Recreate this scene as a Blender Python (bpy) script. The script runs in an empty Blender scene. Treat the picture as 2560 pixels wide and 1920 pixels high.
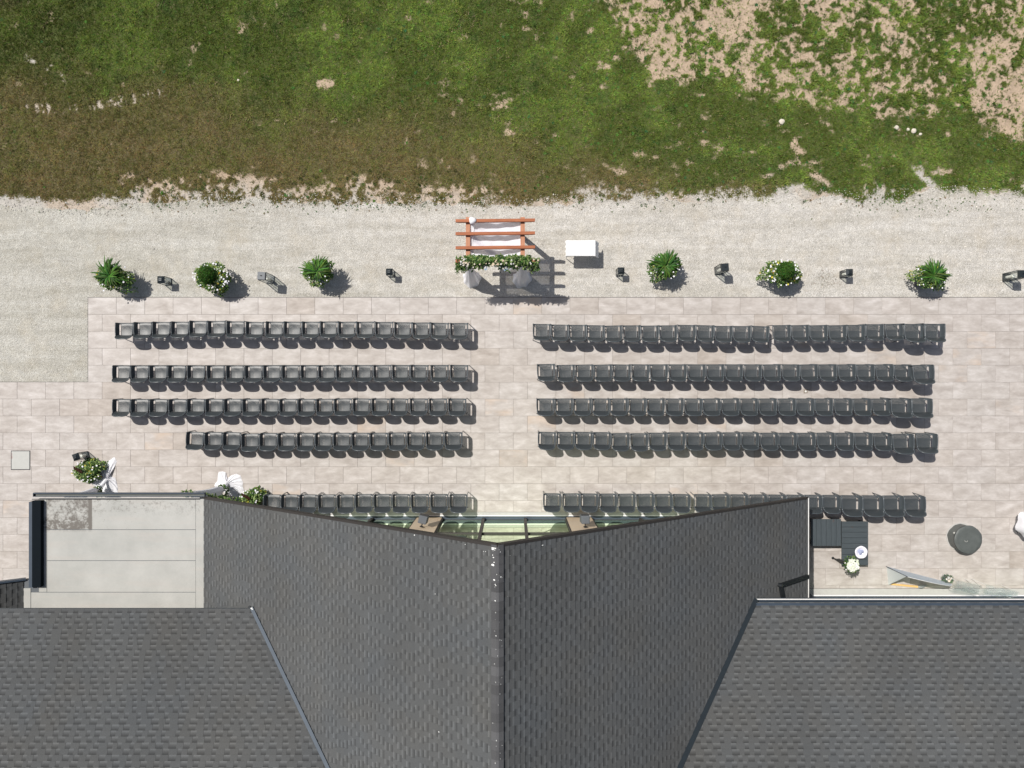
import bpy, math, random
import numpy as np
from mathutils import Vector, Matrix
random.seed(7); RNG = np.random.RandomState(11)
R = math.radians
S = bpy.context.scene
H, F = 24.3, 1800.0            # camera height over the terrace (m), focal length in photo pixels
SUN = Vector((0.481, -0.401, -1.0)).normalized()

# ------------------------------------------------------------------ camera, sky, sun, exposure
cd = bpy.data.cameras.new('camera'); cam = bpy.data.objects.new('camera', cd); S.collection.objects.link(cam)
cam.location = (0, 0, H); cam.rotation_euler = (0, 0, 0)
cd.sensor_fit = 'HORIZONTAL'; cd.sensor_width = 36; cd.lens = F / 2560 * 36; cd.clip_end = 1500
S.camera = cam
W = bpy.data.worlds.new('World'); S.world = W; W.use_nodes = True
wn = W.node_tree.nodes; bg = wn['Background']
sky = wn.new('ShaderNodeTexSky'); sky.sky_type = 'NISHITA'; sky.sun_disc = False
sky.sun_elevation = R(58); sky.sun_rotation = R(-50); sky.altitude = 300; sky.air_density = 1.0; sky.dust_density = 2.5
hs = wn.new('ShaderNodeHueSaturation'); hs.inputs['Saturation'].default_value = .78   # hazy summer sky
W.node_tree.links.new(sky.outputs[0], hs.inputs['Color']); W.node_tree.links.new(hs.outputs[0], bg.inputs[0]); bg.inputs[1].default_value = 0.08
sl = bpy.data.lights.new('sun', 'SUN'); so = bpy.data.objects.new('sun', sl); S.collection.objects.link(so)
sl.energy = 4.6; sl.angle = R(0.53); sl.color = (1.0, 0.96, 0.905)
so.rotation_euler = SUN.to_track_quat('-Z', 'Y').to_euler(); so.location = (-10, 9, 30)
S.view_settings.view_transform = 'Standard'; S.view_settings.look = 'None'
S.view_settings.exposure = 0.0; S.view_settings.gamma = 1.0; S.view_settings.use_curve_mapping = False
S.render.engine = 'CYCLES'
try:
    S.cycles.use_denoising = True; S.cycles.denoiser = 'OPENIMAGEDENOISE'
    S.cycles.max_bounces = 8; S.cycles.transparent_max_bounces = 24
    S.cycles.caustics_reflective = True; S.cycles.sample_clamp_indirect = 8; S.cycles.blur_glossy = 1.0
except Exception: pass

# ------------------------------------------------------------------ helpers
C = S.collection
def P(px, py, z=0.0):
    """photo pixel -> world point at height z (the camera looks straight down)"""
    k = (H - z) / F
    return Vector(((px - 1280) * k, (960 - py) * k, z))
def proj(x, y, z):
    k = F / (H - z)
    return 1280 + x * k, 960 - y * k

class MB:
    def __init__(s): s.v = []; s.f = []; s.c = []; s.sm = False
    def add(s, vs, fs, col=None):
        n = len(s.v); s.v.extend([tuple(p) for p in vs]); s.f.extend([tuple(i + n for i in f) for f in fs])
        s.c.extend([(col if col is not None else (1, 1, 1))] * len(vs) if not isinstance(col, list) else col)
    def box(s, x0, x1, y0, y1, z0, z1, col=None):
        s.add([(x0,y0,z0),(x1,y0,z0),(x1,y1,z0),(x0,y1,z0),(x0,y0,z1),(x1,y0,z1),(x1,y1,z1),(x0,y1,z1)],
              [(0,3,2,1),(4,5,6,7),(0,1,5,4),(1,2,6,5),(2,3,7,6),(3,0,4,7)], col)
    def bbox(s, x0, x1, y0, y1, z0, z1, b=.004, col=None):
        """box with chamfered upper edges"""
        s.add([(x0,y0,z0),(x1,y0,z0),(x1,y1,z0),(x0,y1,z0),(x0,y0,z1-b),(x1,y0,z1-b),(x1,y1,z1-b),(x0,y1,z1-b),
               (x0+b,y0+b,z1),(x1-b,y0+b,z1),(x1-b,y1-b,z1),(x0+b,y1-b,z1)],
              [(0,3,2,1),(0,1,5,4),(1,2,6,5),(2,3,7,6),(3,0,4,7),(4,5,9,8),(5,6,10,9),(6,7,11,10),(7,4,8,11),(8,9,10,11)], col)
    def obox(s, c, u, v, w, hu, hv, hw, col=None):
        c = Vector(c); u = Vector(u).normalized() * hu; v = Vector(v).normalized() * hv; w = Vector(w).normalized() * hw
        s.add([c-u-v-w, c+u-v-w, c+u+v-w, c-u+v-w, c-u-v+w, c+u-v+w, c+u+v+w, c-u+v+w],
              [(0,3,2,1),(4,5,6,7),(0,1,5,4),(1,2,6,5),(2,3,7,6),(3,0,4,7)], col)
    def bar(s, a, b, w, h, up=(0,0,1), col=None, w2=None):
        a = Vector(a); b = Vector(b); d = (b - a).normalized(); side = d.cross(Vector(up))
        if side.length < 1e-4: side = d.cross(Vector((0,1,0)))
        side.normalize(); n = side.cross(d).normalized(); w2 = w if w2 is None else w2; r = w2 / w
        s.add([a-side*w/2-n*h/2, a+side*w/2-n*h/2, a+side*w/2+n*h/2, a-side*w/2+n*h/2,
               b-side*w2/2-n*h*r/2, b+side*w2/2-n*h*r/2, b+side*w2/2+n*h*r/2, b-side*w2/2+n*h*r/2],
              [(0,1,2,3),(7,6,5,4),(0,4,5,1),(1,5,6,2),(2,6,7,3),(3,7,4,0)], col)
    def tube(s, pts, r, seg=8, cap=True, flat=1.0, col=None):
        pts = [Vector(p) for p in pts]; rs = r if isinstance(r, (list, tuple)) else [r] * len(pts); vs = []
        ref = Vector((0, 0, 1))
        for i, p in enumerate(pts):
            d = (pts[min(i+1, len(pts)-1)] - pts[max(i-1, 0)]).normalized()
            a = d.cross(ref)
            if a.length < .05: a = d.cross(Vector((0, 1, 0)))
            a.normalize(); b = a.cross(d).normalized()
            for k in range(seg):
                t = 2*math.pi*k/seg
                vs.append(p + a*math.cos(t)*rs[i] + b*math.sin(t)*rs[i]*flat)
        fs = []
        for i in range(len(pts)-1):
            for k in range(seg):
                k2 = (k+1) % seg; fs.append((i*seg+k, i*seg+k2, (i+1)*seg+k2, (i+1)*seg+k))
        if cap:
            fs.append(tuple(range(seg))); fs.append(tuple(range((len(pts)-1)*seg+seg-1, (len(pts)-1)*seg-1, -1)))
        s.add(vs, fs, col)
    def lathe(s, c, prof, seg=24, col=None, wob=None, cap0=False, cap1=True):
        c = Vector(c); vs = []; fs = []
        for i, (r, z) in enumerate(prof):
            for k in range(seg):
                t = 2*math.pi*k/seg; rr = r * (wob(t, i) if wob else 1)
                vs.append(c + Vector((rr*math.cos(t), rr*math.sin(t), z)))
        for i in range(len(prof)-1):
            for k in range(seg):
                k2 = (k+1) % seg; fs.append((i*seg+k, i*seg+k2, (i+1)*seg+k2, (i+1)*seg+k))
        if cap0: fs.append(tuple(range(seg-1, -1, -1)))
        if cap1: fs.append(tuple(range((len(prof)-1)*seg, len(prof)*seg)))
        s.add(vs, fs, col)
    def grid(s, fn, nu, nv, col=None):
        vs = [fn(i/nu, j/nv) for j in range(nv+1) for i in range(nu+1)]
        fs = [(j*(nu+1)+i, j*(nu+1)+i+1, (j+1)*(nu+1)+i+1, (j+1)*(nu+1)+i) for j in range(nv) for i in range(nu)]
        s.add(vs, fs, col)
    def leaf(s, p, d, L, w, droop, col, up=None):
        """a folded leaf: four points across its length, 6 triangles"""
        p = Vector(p); d = Vector(d).normalized(); u = Vector((0, 0, 1)) if up is None else up
        a = d.cross(u)
        if a.length < .05: a = Vector((1, 0, 0))
        a.normalize(); n = a.cross(d)
        m1 = p + d*L*.35 + n*L*.06 - Vector((0,0,1))*droop*L*.1; m2 = p + d*L*.7 - Vector((0,0,1))*droop*L*.35; e = p + d*L - Vector((0,0,1))*droop*L*.75
        k = n * w * .18
        s.add([p, m1-a*w/2+k, m1, m1+a*w/2+k, m2-a*w*.4+k, m2, m2+a*w*.4+k, e],
              [(0,2,1),(0,3,2),(1,2,5,4),(2,3,6,5),(4,5,7),(5,6,7)], col)
    def mesh(s, name):
        m = bpy.data.meshes.new(name); m.from_pydata(s.v, [], s.f)
        if any(c != (1, 1, 1) for c in s.c[:50]) or any(c != (1,1,1) for c in s.c[-5:]):
            at = m.color_attributes.new('col', 'FLOAT_COLOR', 'POINT')
            a = np.ones((len(s.v), 4), np.float32); a[:, :3] = np.array(s.c, np.float32)
            at.data.foreach_set('color', a.ravel())
        if s.sm: m.polygons.foreach_set('use_smooth', [True]*len(m.polygons))
        m.update(); return m
    def build(s, name, mat, parent=None, kind=None, loc=None):
        return mkobj(name, s.mesh(name), mat, parent, kind, loc)
def mkobj(name, me, mat, parent=None, kind=None, loc=None):
    o = bpy.data.objects.new(name, me); C.objects.link(o)
    if mat is not None and me is not None and len(me.materials) == 0: me.materials.append(mat)
    if parent is not None: o.parent = parent
    if kind: o['kind'] = kind
    if loc is not None: o.location = loc
    return o
def thing(name, label, cat, loc=(0,0,0), rz=0, group=None):
    o = bpy.data.objects.new(name, None); C.objects.link(o); o.empty_display_size = .2
    o.location = loc; o.rotation_euler = (0, 0, rz); o['label'] = label; o['category'] = cat
    if group: o['group'] = group
    return o
def tag(o, label, cat, group=None):
    o['label'] = label; o['category'] = cat
    if group: o['group'] = group
    return o
KIDS = {}
def dup(root, loc, rz, label, scale=None):
    r = root.copy(); C.objects.link(r); r.location = loc; r.rotation_euler = (0, 0, rz); r['label'] = label
    if scale: r.scale = scale
    for ch in KIDS[root.name]:
        c = ch.copy(); C.objects.link(c); c.parent = r
    return r
def np_mesh(name, V, Fc, col=None, smooth=False):
    V = np.asarray(V, np.float32); Fc = np.asarray(Fc, np.int32); k = Fc.shape[1]
    m = bpy.data.meshes.new(name); m.vertices.add(len(V)); m.vertices.foreach_set('co', V.ravel())
    m.loops.add(Fc.size); m.loops.foreach_set('vertex_index', Fc.ravel())
    m.polygons.add(len(Fc)); m.polygons.foreach_set('loop_start', np.arange(0, Fc.size, k, dtype=np.int32))
    m.polygons.foreach_set('loop_total', np.full(len(Fc), k, np.int32))
    if smooth: m.polygons.foreach_set('use_smooth', np.ones(len(Fc), bool))
    if col is not None:
        at = m.color_attributes.new('col', 'FLOAT_COLOR', 'POINT'); a = np.ones((len(V), 4), np.float32); a[:, :3] = col
        at.data.foreach_set('color', a.ravel())
    m.update(); m.validate(); return m
def vnoise(x, y, sc, seed=0):
    x = np.asarray(x, float)/sc + 137.3*seed; y = np.asarray(y, float)/sc + 71.9*seed
    xi = np.floor(x); yi = np.floor(y); fx = x-xi; fy = y-yi; fx = fx*fx*(3-2*fx); fy = fy*fy*(3-2*fy)
    def h(a, b):
        n = np.sin(a*127.1 + b*311.7 + seed*17.0)*43758.5453; return n - np.floor(n)
    return (h(xi,yi)*(1-fx)+h(xi+1,yi)*fx)*(1-fy) + (h(xi,yi+1)*(1-fx)+h(xi+1,yi+1)*fx)*fy
def fbm(x, y, sc, seed=0, o=4):
    t = 0; a = .5; n = 0
    for i in range(o): t = t + a*vnoise(x, y, sc/2**i, seed+i*3); n += a; a *= .55
    return t/n
def sst(a, b, x): t = np.clip((x-a)/(b-a), 0, 1); return t*t*(3-2*t)

# ------------------------------------------------------------------ materials
class NT:
    def __init__(s, name):
        s.m = bpy.data.materials.new(name); s.m.use_nodes = True; s.n = s.m.node_tree.nodes; s.l = s.m.node_tree.links
        s.b = s.n['Principled BSDF']; s.out = s.n['Material Output']
    def new(s, t, **kw):
        n = s.n.new('ShaderNode' + t)
        for k, v in kw.items(): setattr(n, k, v)
        return n
    def link(s, a, b): s.l.new(a, b)
    def coord(s, kind='Object', sc=(1,1,1)):
        t = s.new('TexCoord'); m = s.new('Mapping'); m.inputs['Scale'].default_value = sc; s.link(t.outputs[kind], m.inputs[0]); return m.outputs[0]
    def world(s, sc=(1,1,1)):
        g = s.new('NewGeometry'); m = s.new('Mapping'); m.inputs['Scale'].default_value = sc; s.link(g.outputs['Position'], m.inputs[0]); return m.outputs[0]
    def noise(s, vec, sc, det=4, rough=.6, dist=0):
        n = s.new('TexNoise'); n.inputs['Scale'].default_value = sc; n.inputs['Detail'].default_value = det
        n.inputs['Roughness'].default_value = rough; n.inputs['Distortion'].default_value = dist; s.link(vec, n.inputs['Vector']); return n.outputs['Fac']
    def ramp(s, fac, stops):
        r = s.new('ValToRGB'); e = r.color_ramp.elements
        while len(e) < len(stops): e.new(.5)
        for i, (p, c) in enumerate(stops): e[i].position = p; e[i].color = (*c, 1) if len(c) == 3 else c
        s.link(fac, r.inputs[0]); return r.outputs[0]
    def mix(s, a, b, fac, mode='MIX'):
        m = s.new('Mix', data_type='RGBA', blend_type=mode)
        for sock, v in ((m.inputs[6], a), (m.inputs[7], b), (m.inputs[0], fac)):
            if isinstance(v, (int, float)): sock.default_value = v
            elif isinstance(v, tuple): sock.default_value = (*v, 1)
            else: s.link(v, sock)
        return m.outputs[2]
    def math(s, op, a, b=0.0):
        m = s.new('Math', operation=op)
        for sock, v in ((m.inputs[0], a), (m.inputs[1], b)):
            if isinstance(v, (int, float)): sock.default_value = v
            else: s.link(v, sock)
        return m.outputs[0]
    def bump(s, h, strength, dist):
        b = s.new('Bump'); b.inputs['Strength'].default_value = strength; b.inputs['Distance'].default_value = dist
        s.link(h, b.inputs['Height']); s.link(b.outputs[0], s.b.inputs['Normal']); return b
    def set(s, col=None, rough=.6, metal=0, spec=.5):
        if col is not None:
            if isinstance(col, tuple): s.b.inputs['Base Color'].default_value = (*col, 1)
            else: s.link(col, s.b.inputs['Base Color'])
        if isinstance(rough, (int, float)): s.b.inputs['Roughness'].default_value = rough
        else: s.link(rough, s.b.inputs['Roughness'])
        s.b.inputs['Metallic'].default_value = metal; s.b.inputs['Specular IOR Level'].default_value = spec; return s.m
def g3(v): return (v, v, v)
def mat_plain(name, col, rough=.5, metal=0, var=.12, sc=6, spec=.5, bump=0):
    t = NT(name); v = t.world(); n = t.noise(v, sc, 5, .65)
    c = t.mix(tuple(x*(1-var) for x in col), tuple(min(1, x*(1+var)) for x in col), n)
    if bump: t.bump(t.noise(v, sc*12, 3), bump, .01)
    return t.set(c, rough, metal, spec)

M = {}
# porcelain terrace tiles: cloudy streaked print that differs from tile to tile
PX0, PW, PY0, PH = (220-1280)/74.074, .9571, (960-743.6)/74.074, .5713   # first joint, tile width, north edge, tile depth
def mat_tile():
    t = NT('porcelain_tile'); g = t.new('NewGeometry'); sx = t.new('SeparateXYZ'); t.link(g.outputs['Position'], sx.inputs[0])
    row = t.math('FLOOR', t.math('DIVIDE', t.math('SUBTRACT', PY0, sx.outputs[1]), PH))
    par = t.math('MODULO', t.math('ADD', row, 40.0), 2.0)
    cx = t.math('FLOOR', t.math('DIVIDE', t.math('SUBTRACT', sx.outputs[0], t.math('ADD', PX0, t.math('MULTIPLY', par, PW/2))), PW))
    cv = t.new('CombineXYZ'); t.link(cx, cv.inputs[0]); t.link(row, cv.inputs[1])
    wn_ = t.new('TexWhiteNoise', noise_dimensions='2D'); t.link(cv.outputs[0], wn_.inputs['Vector'])
    off = t.new('VectorMath', operation='SCALE'); t.link(wn_.outputs['Color'], off.inputs[0]); off.inputs['Scale'].default_value = 40
    ad = t.new('VectorMath', operation='ADD'); t.link(g.outputs['Position'], ad.inputs[0]); t.link(off.outputs[0], ad.inputs[1])
    mp = t.new('Mapping'); mp.inputs['Scale'].default_value = (1, 2.2, 1); t.link(ad.outputs[0], mp.inputs[0]); v = mp.outputs[0]
    n1 = t.noise(v, 1.9, 7, .66, .25)
    mp2 = t.new('Mapping'); mp2.inputs['Scale'].default_value = (1, 9, 1); t.link(ad.outputs[0], mp2.inputs[0]); n2 = t.noise(mp2.outputs[0], 3.0, 5, .7)
    base = t.ramp(n1, [(.25, (.31, .275, .248)), (.42, (.41, .374, .345)), (.55, (.485, .45, .42)), (.70, (.58, .545, .52))])
    c = t.mix(base, t.mix(base, (.42, .385, .355), .55), t.ramp(n2, [(.42, g3(0)), (.7, g3(.75))]))
    sepc = t.new('SeparateColor'); t.link(wn_.outputs['Color'], sepc.inputs[0])
    tone = t.ramp(sepc.outputs[0], [(0, (.90, .86, .82)), (.1, (.97, .955, .94)), (.5, (1, .99, .985)), (1, (1.0, 1.0, 1.0))])
    c = t.mix(c, tone, 1.0, 'MULTIPLY')
    warm = t.math('GREATER_THAN', sepc.outputs[1], .955)
    n3 = t.noise(v, 1.2, 3, .5)
    c = t.mix(c, (.54, .42, .32), t.math('MULTIPLY', warm, t.ramp(n3, [(.45, g3(0)), (.7, g3(.6))])))
    # dried dirt and footprints over the whole terrace
    d = t.noise(g.outputs['Position'], 1.3, 6, .7); c = t.mix(c, (.36, .325, .285), t.ramp(d, [(.50, g3(0)), (.78, g3(.42))]))
    t.bump(n2, .12, .003)
    return t.set(c, .55, 0, .35)
M['tile'] = mat_tile()
M['joint'] = mat_plain('joint_sand', (.27, .24, .205), .95, var=.3, sc=20)
M['tile_side'] = M['joint']
def mat_attr(name, rough=.7, trans=0.0, spec=.3, nsc=30, var=.25, bump=0):
    t = NT(name); a = t.new('Attribute'); a.attribute_name = 'col'; n = t.noise(t.world(), nsc, 4)
    c = t.mix(a.outputs['Color'], t.ramp(n, [(.3, g3(1-var)), (.7, g3(1+var))]), 1.0, 'MULTIPLY')
    if bump: t.bump(n, bump, .01)
    m = t.set(c, rough, 0, spec)
    if trans:
        tr = t.new('BsdfTranslucent'); t.link(c, tr.inputs[0]); mx = t.new('MixShader'); mx.inputs[0].default_value = trans
        t.link(t.b.outputs[0], mx.inputs[1]); t.link(tr.outputs[0], mx.inputs[2]); t.link(mx.outputs[0], t.out.inputs[0])
    return m
M['foliage'] = mat_attr('foliage', .6, .25, .25, 25, .2)
M['grassblade'] = mat_attr('grass_blades', .85, .2, .1, 14, .22)
M['petal'] = mat_attr('petals', .6, .15, .2, 40, .05)
M['pebble'] = mat_attr('pebbles', .9, 0, .2, 60, .12)
M['shingle'] = mat_attr('asphalt_granules', .9, 0, .25, 90, .22, .3)
def mat_ground():
    t = NT('soil_and_turf'); a = t.new('Attribute'); a.attribute_name = 'col'; v = t.world()
    n1 = t.noise(v, 9, 8, .75); n2 = t.noise(v, 60, 4, .7)
    c = t.mix(a.outputs['Color'], t.ramp(n1, [(.3, g3(.72)), (.7, g3(1.22))]), 1, 'MULTIPLY')
    c = t.mix(c, t.ramp(n2, [(.35, g3(.8)), (.65, g3(1.15))]), 1, 'MULTIPLY')
    h = t.math('ADD', t.math('MULTIPLY', n1, 1.0), t.math('MULTIPLY', n2, .35)); t.bump(h, .9, .05)
    return t.set(c, .95, 0, .1)
M['ground'] = mat_ground()
def mat_gravel():
    t = NT('crushed_limestone'); v = t.world()
    vo = t.new('TexVoronoi'); vo.inputs['Scale'].default_value = 42; t.link(v, vo.inputs['Vector'])
    sp = t.new('SeparateColor'); t.link(vo.outputs['Color'], sp.inputs[0])
    c = t.ramp(sp.outputs[0], [(0, (.44, .415, .372)), (.35, (.525, .50, .458)), (.8, (.60, .575, .535)), (1, (.68, .655, .615))])
    n = t.noise(v, .9, 7, .7); c = t.mix(c, (.50, .44, .35), t.ramp(n, [(.5, g3(0)), (.72, g3(.5))]))
    n2 = t.noise(v, 3.2, 6, .7); c = t.mix(c, t.ramp(n2, [(.35, g3(.84)), (.65, g3(1.06))]), 1, 'MULTIPLY')
    mpx = t.new('Mapping'); mpx.inputs['Scale'].default_value = (.16, 1.5, 1); t.link(v, mpx.inputs[0]); c = t.mix(c, t.ramp(t.noise(mpx.outputs[0], 1.6, 6, .68), [(.38, (.86, .85, .82)), (.62, g3(1.05))]), 1, 'MULTIPLY')
    # cooler grey crushed stone towards the west end
    sx = t.new('SeparateXYZ'); t.link(v, sx.inputs[0])
    c = t.mix(c, t.ramp(t.math('ADD', t.math('MULTIPLY', sx.outputs[0], 1/30.0), .5), [(.02, (.89, .905, .885)), (.5, g3(1.0))]), 1, 'MULTIPLY')
    h = t.math('ADD', t.math('MULTIPLY', vo.outputs['Distance'], -1.0), t.math('MULTIPLY', t.noise(v, 70, 3), .6)); t.bump(h, .8, .018)
    return t.set(c, .95, 0, .15)
M['gravel'] = mat_gravel()
M['chair'] = mat_plain('grey_resin', (.066, .078, .086), .28, var=.1, sc=8, spec=.55)
def mat_perf(name, col, hole):
    t = NT(name); g = t.coord('Object'); sp = t.new('SeparateXYZ'); t.link(g, sp.inputs[0])
    k = 2*math.pi/.011
    a = t.math('SINE', t.math('MULTIPLY', sp.outputs[0], k)); b = t.math('SINE', t.math('MULTIPLY', t.math('ADD', sp.outputs[1], sp.outputs[2]), k))
    h = t.math('GREATER_THAN', t.math('MULTIPLY', a, b), hole)
    tr = t.new('BsdfTransparent'); mx = t.new('MixShader'); t.link(h, mx.inputs[0]); t.link(t.b.outputs[0], mx.inputs[1]); t.link(tr.outputs[0], mx.inputs[2])
    t.link(mx.outputs[0], t.out.inputs[0]); return t.set(col, .42, 0, .5)
M['seat'] = mat_perf('perforated_seat_resin', (.050, .058, .062), .70)
M['back'] = mat_plain('grey_back_resin', (.036, .043, .047), .42, var=.1, sc=8, spec=.5)
def mat_wood(name, c1, c2, axis):
    t = NT(name); sc = (1, 14, 14) if axis == 0 else (14, 1, 14)
    v = t.coord('Object', sc); n = t.noise(v, 2.2, 6, .65, .8); k = t.noise(t.coord('Object'), 3, 3)
    c = t.mix(t.ramp(n, [(.3, c1), (.65, c2)]), (.12, .045, .02), t.ramp(k, [(.66, g3(0)), (.78, g3(.7))])); t.bump(n, .25, .004)
    return t.set(c, .6, 0, .3)
M['cedar'] = mat_wood('stained_cedar', (.235, .075, .032), (.42, .145, .064), 0)
M['cedar_y'] = mat_wood('stained_cedar_side', (.36, .15, .08), (.50, .25, .15), 1)
M['grey_plank'] = mat_wood('painted_plank', (.050, .062, .069), (.068, .082, .090), 0)
M['pine'] = mat_wood('pine_board', (.62, .38, .13), (.72, .47, .19), 0)
def mat_cloth(name, col=(.82, .83, .88), thin=0.0, trans=.25):
    t = NT(name); n = t.noise(t.world(), 9, 5, .6); t.bump(n, .35, .02)
    c = t.mix(tuple(x*.93 for x in col), col, n); t.set(c, .85, 0, .15)
    tl = t.new('BsdfTranslucent'); t.link(c, tl.inputs[0]); mx = t.new('MixShader'); mx.inputs[0].default_value = trans
    t.link(t.b.outputs[0], mx.inputs[1]); t.link(tl.outputs[0], mx.inputs[2]); o = mx.outputs[0]
    if thin:
        tr = t.new('BsdfTransparent'); m2 = t.new('MixShader'); m2.inputs[0].default_value = thin
        t.link(o, m2.inputs[1]); t.link(tr.outputs[0], m2.inputs[2]); o = m2.outputs[0]
    t.link(o, t.out.inputs[0]); return t.m
M['cloth'] = mat_cloth('white_satin', (.94, .94, .97), 0, .24); M['sheer'] = mat_cloth('sheer_voile', (.88, .88, .96), .20, .22)
M['linen'] = mat_cloth('table_linen', (.93, .93, .93), 0, .1)
def mat_glass(name, tint, ior=1.5, rough=0.0, trans=(1, 1, 1)):
    t = NT(name); fr = t.new('Fresnel'); fr.inputs['IOR'].default_value = ior
    gl = t.new('BsdfGlossy'); gl.inputs['Color'].default_value = (*tint, 1); gl.inputs['Roughness'].default_value = rough
    tr = t.new('BsdfTransparent'); tr.inputs[0].default_value = (*trans, 1); mx = t.new('MixShader')
    bf = t.new('NewGeometry'); t.link(t.math('MULTIPLY', fr.outputs[0], t.math('SUBTRACT', 1.0, bf.outputs['Backfacing'])), mx.inputs[0])
    t.link(tr.outputs[0], mx.inputs[1]); t.link(gl.outputs[0], mx.inputs[2]); t.link(mx.outputs[0], t.out.inputs[0]); return t.m
def mat_window():
    t = NT('coated_window_glass'); fr = t.new('Fresnel'); fr.inputs['IOR'].default_value = 2.1
    g1 = t.new('BsdfGlossy'); g1.inputs['Color'].default_value = (.80, .93, .72, 1); g1.inputs['Roughness'].default_value = 0
    g2 = t.new('BsdfGlossy'); g2.inputs['Color'].default_value = (.92, .95, .88, 1); g2.inputs['Roughness'].default_value = .06
    mg = t.new('MixShader'); mg.inputs[0].default_value = .0; t.link(g1.outputs[0], mg.inputs[1]); t.link(g2.outputs[0], mg.inputs[2])
    tr = t.new('BsdfTransparent'); tr.inputs[0].default_value = (.45, .58, .45, 1); mx = t.new('MixShader')
    t.link(fr.outputs[0], mx.inputs[0]); t.link(tr.outputs[0], mx.inputs[1]); t.link(mg.outputs[0], mx.inputs[2]); t.link(mx.outputs[0], t.out.inputs[0]); return t.m
M['window'] = mat_window()
M['glass'] = mat_glass('clear_glass', (1, 1, 1), 1.5, 0, (.97, .985, .98))
M['acrylic'] = mat_cloth('frosted_acrylic', (.80, .86, .92), .25, .25)
M['black'] = mat_plain('black_metal', (.018, .021, .024), .45, .3, sc=5)
M['bronze'] = mat_plain('bronze_frame', (.030, .025, .022), .6, .0)
M['navy'] = mat_plain('blue_grey_coil', (.045, .062, .085), .5, .1, var=.25, sc=4)
M['steel'] = mat_plain('zinc_flashing', (.060, .078, .10), .55, .05, var=.3, sc=3)
M['white_metal'] = mat_plain('white_aluminium', (.72, .71, .68), .45)
M['bright_strip'] = mat_plain('white_threshold', (.78, .78, .77), .5)
M['ledge'] = mat_plain('ledge_stone', (.43, .42, .40), .7, var=.15, sc=9)
M['cream'] = mat_plain('cream_render', (.62, .50, .36), .8, var=.06, sc=5)
M['siding'] = mat_plain('dark_siding', (.10, .11, .12), .7)
M['interior'] = mat_plain('interior_floor', (.30, .27, .22), .6, sc=2)
M['pot'] = mat_plain('dark_planter', (.035, .038, .042), .5)
M['soil'] = mat_plain('potting_soil', (.04, .03, .02), .95, sc=30)
M['lantern'] = mat_plain('lantern_black', (.025, .032, .036), .4, .3)
M['lantern_grey'] = mat_plain('lantern_zinc', (.15, .16, .17), .6, .0)
M['candle'] = mat_plain('candle_wax', (.80, .78, .70), .5)
M['speaker'] = mat_plain('speaker_grey', (.085, .095, .108), .5)
M['cover'] = mat_plain('vinyl_cover', (.095, .105, .100), .48, var=.35, sc=5, bump=.2)
M['hatch'] = mat_plain('concrete_cover', (.46, .46, .43), .8, var=.08, sc=10)
M['stone'] = mat_plain('pale_stone', (.62, .56, .47), .9, sc=14, bump=.3)
M['dropping'] = mat_plain('bird_lime', (.85, .85, .82), .8)
M['ceramic'] = mat_plain('white_ceramic', (.82, .80, .86), .25, spec=.6)
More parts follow.
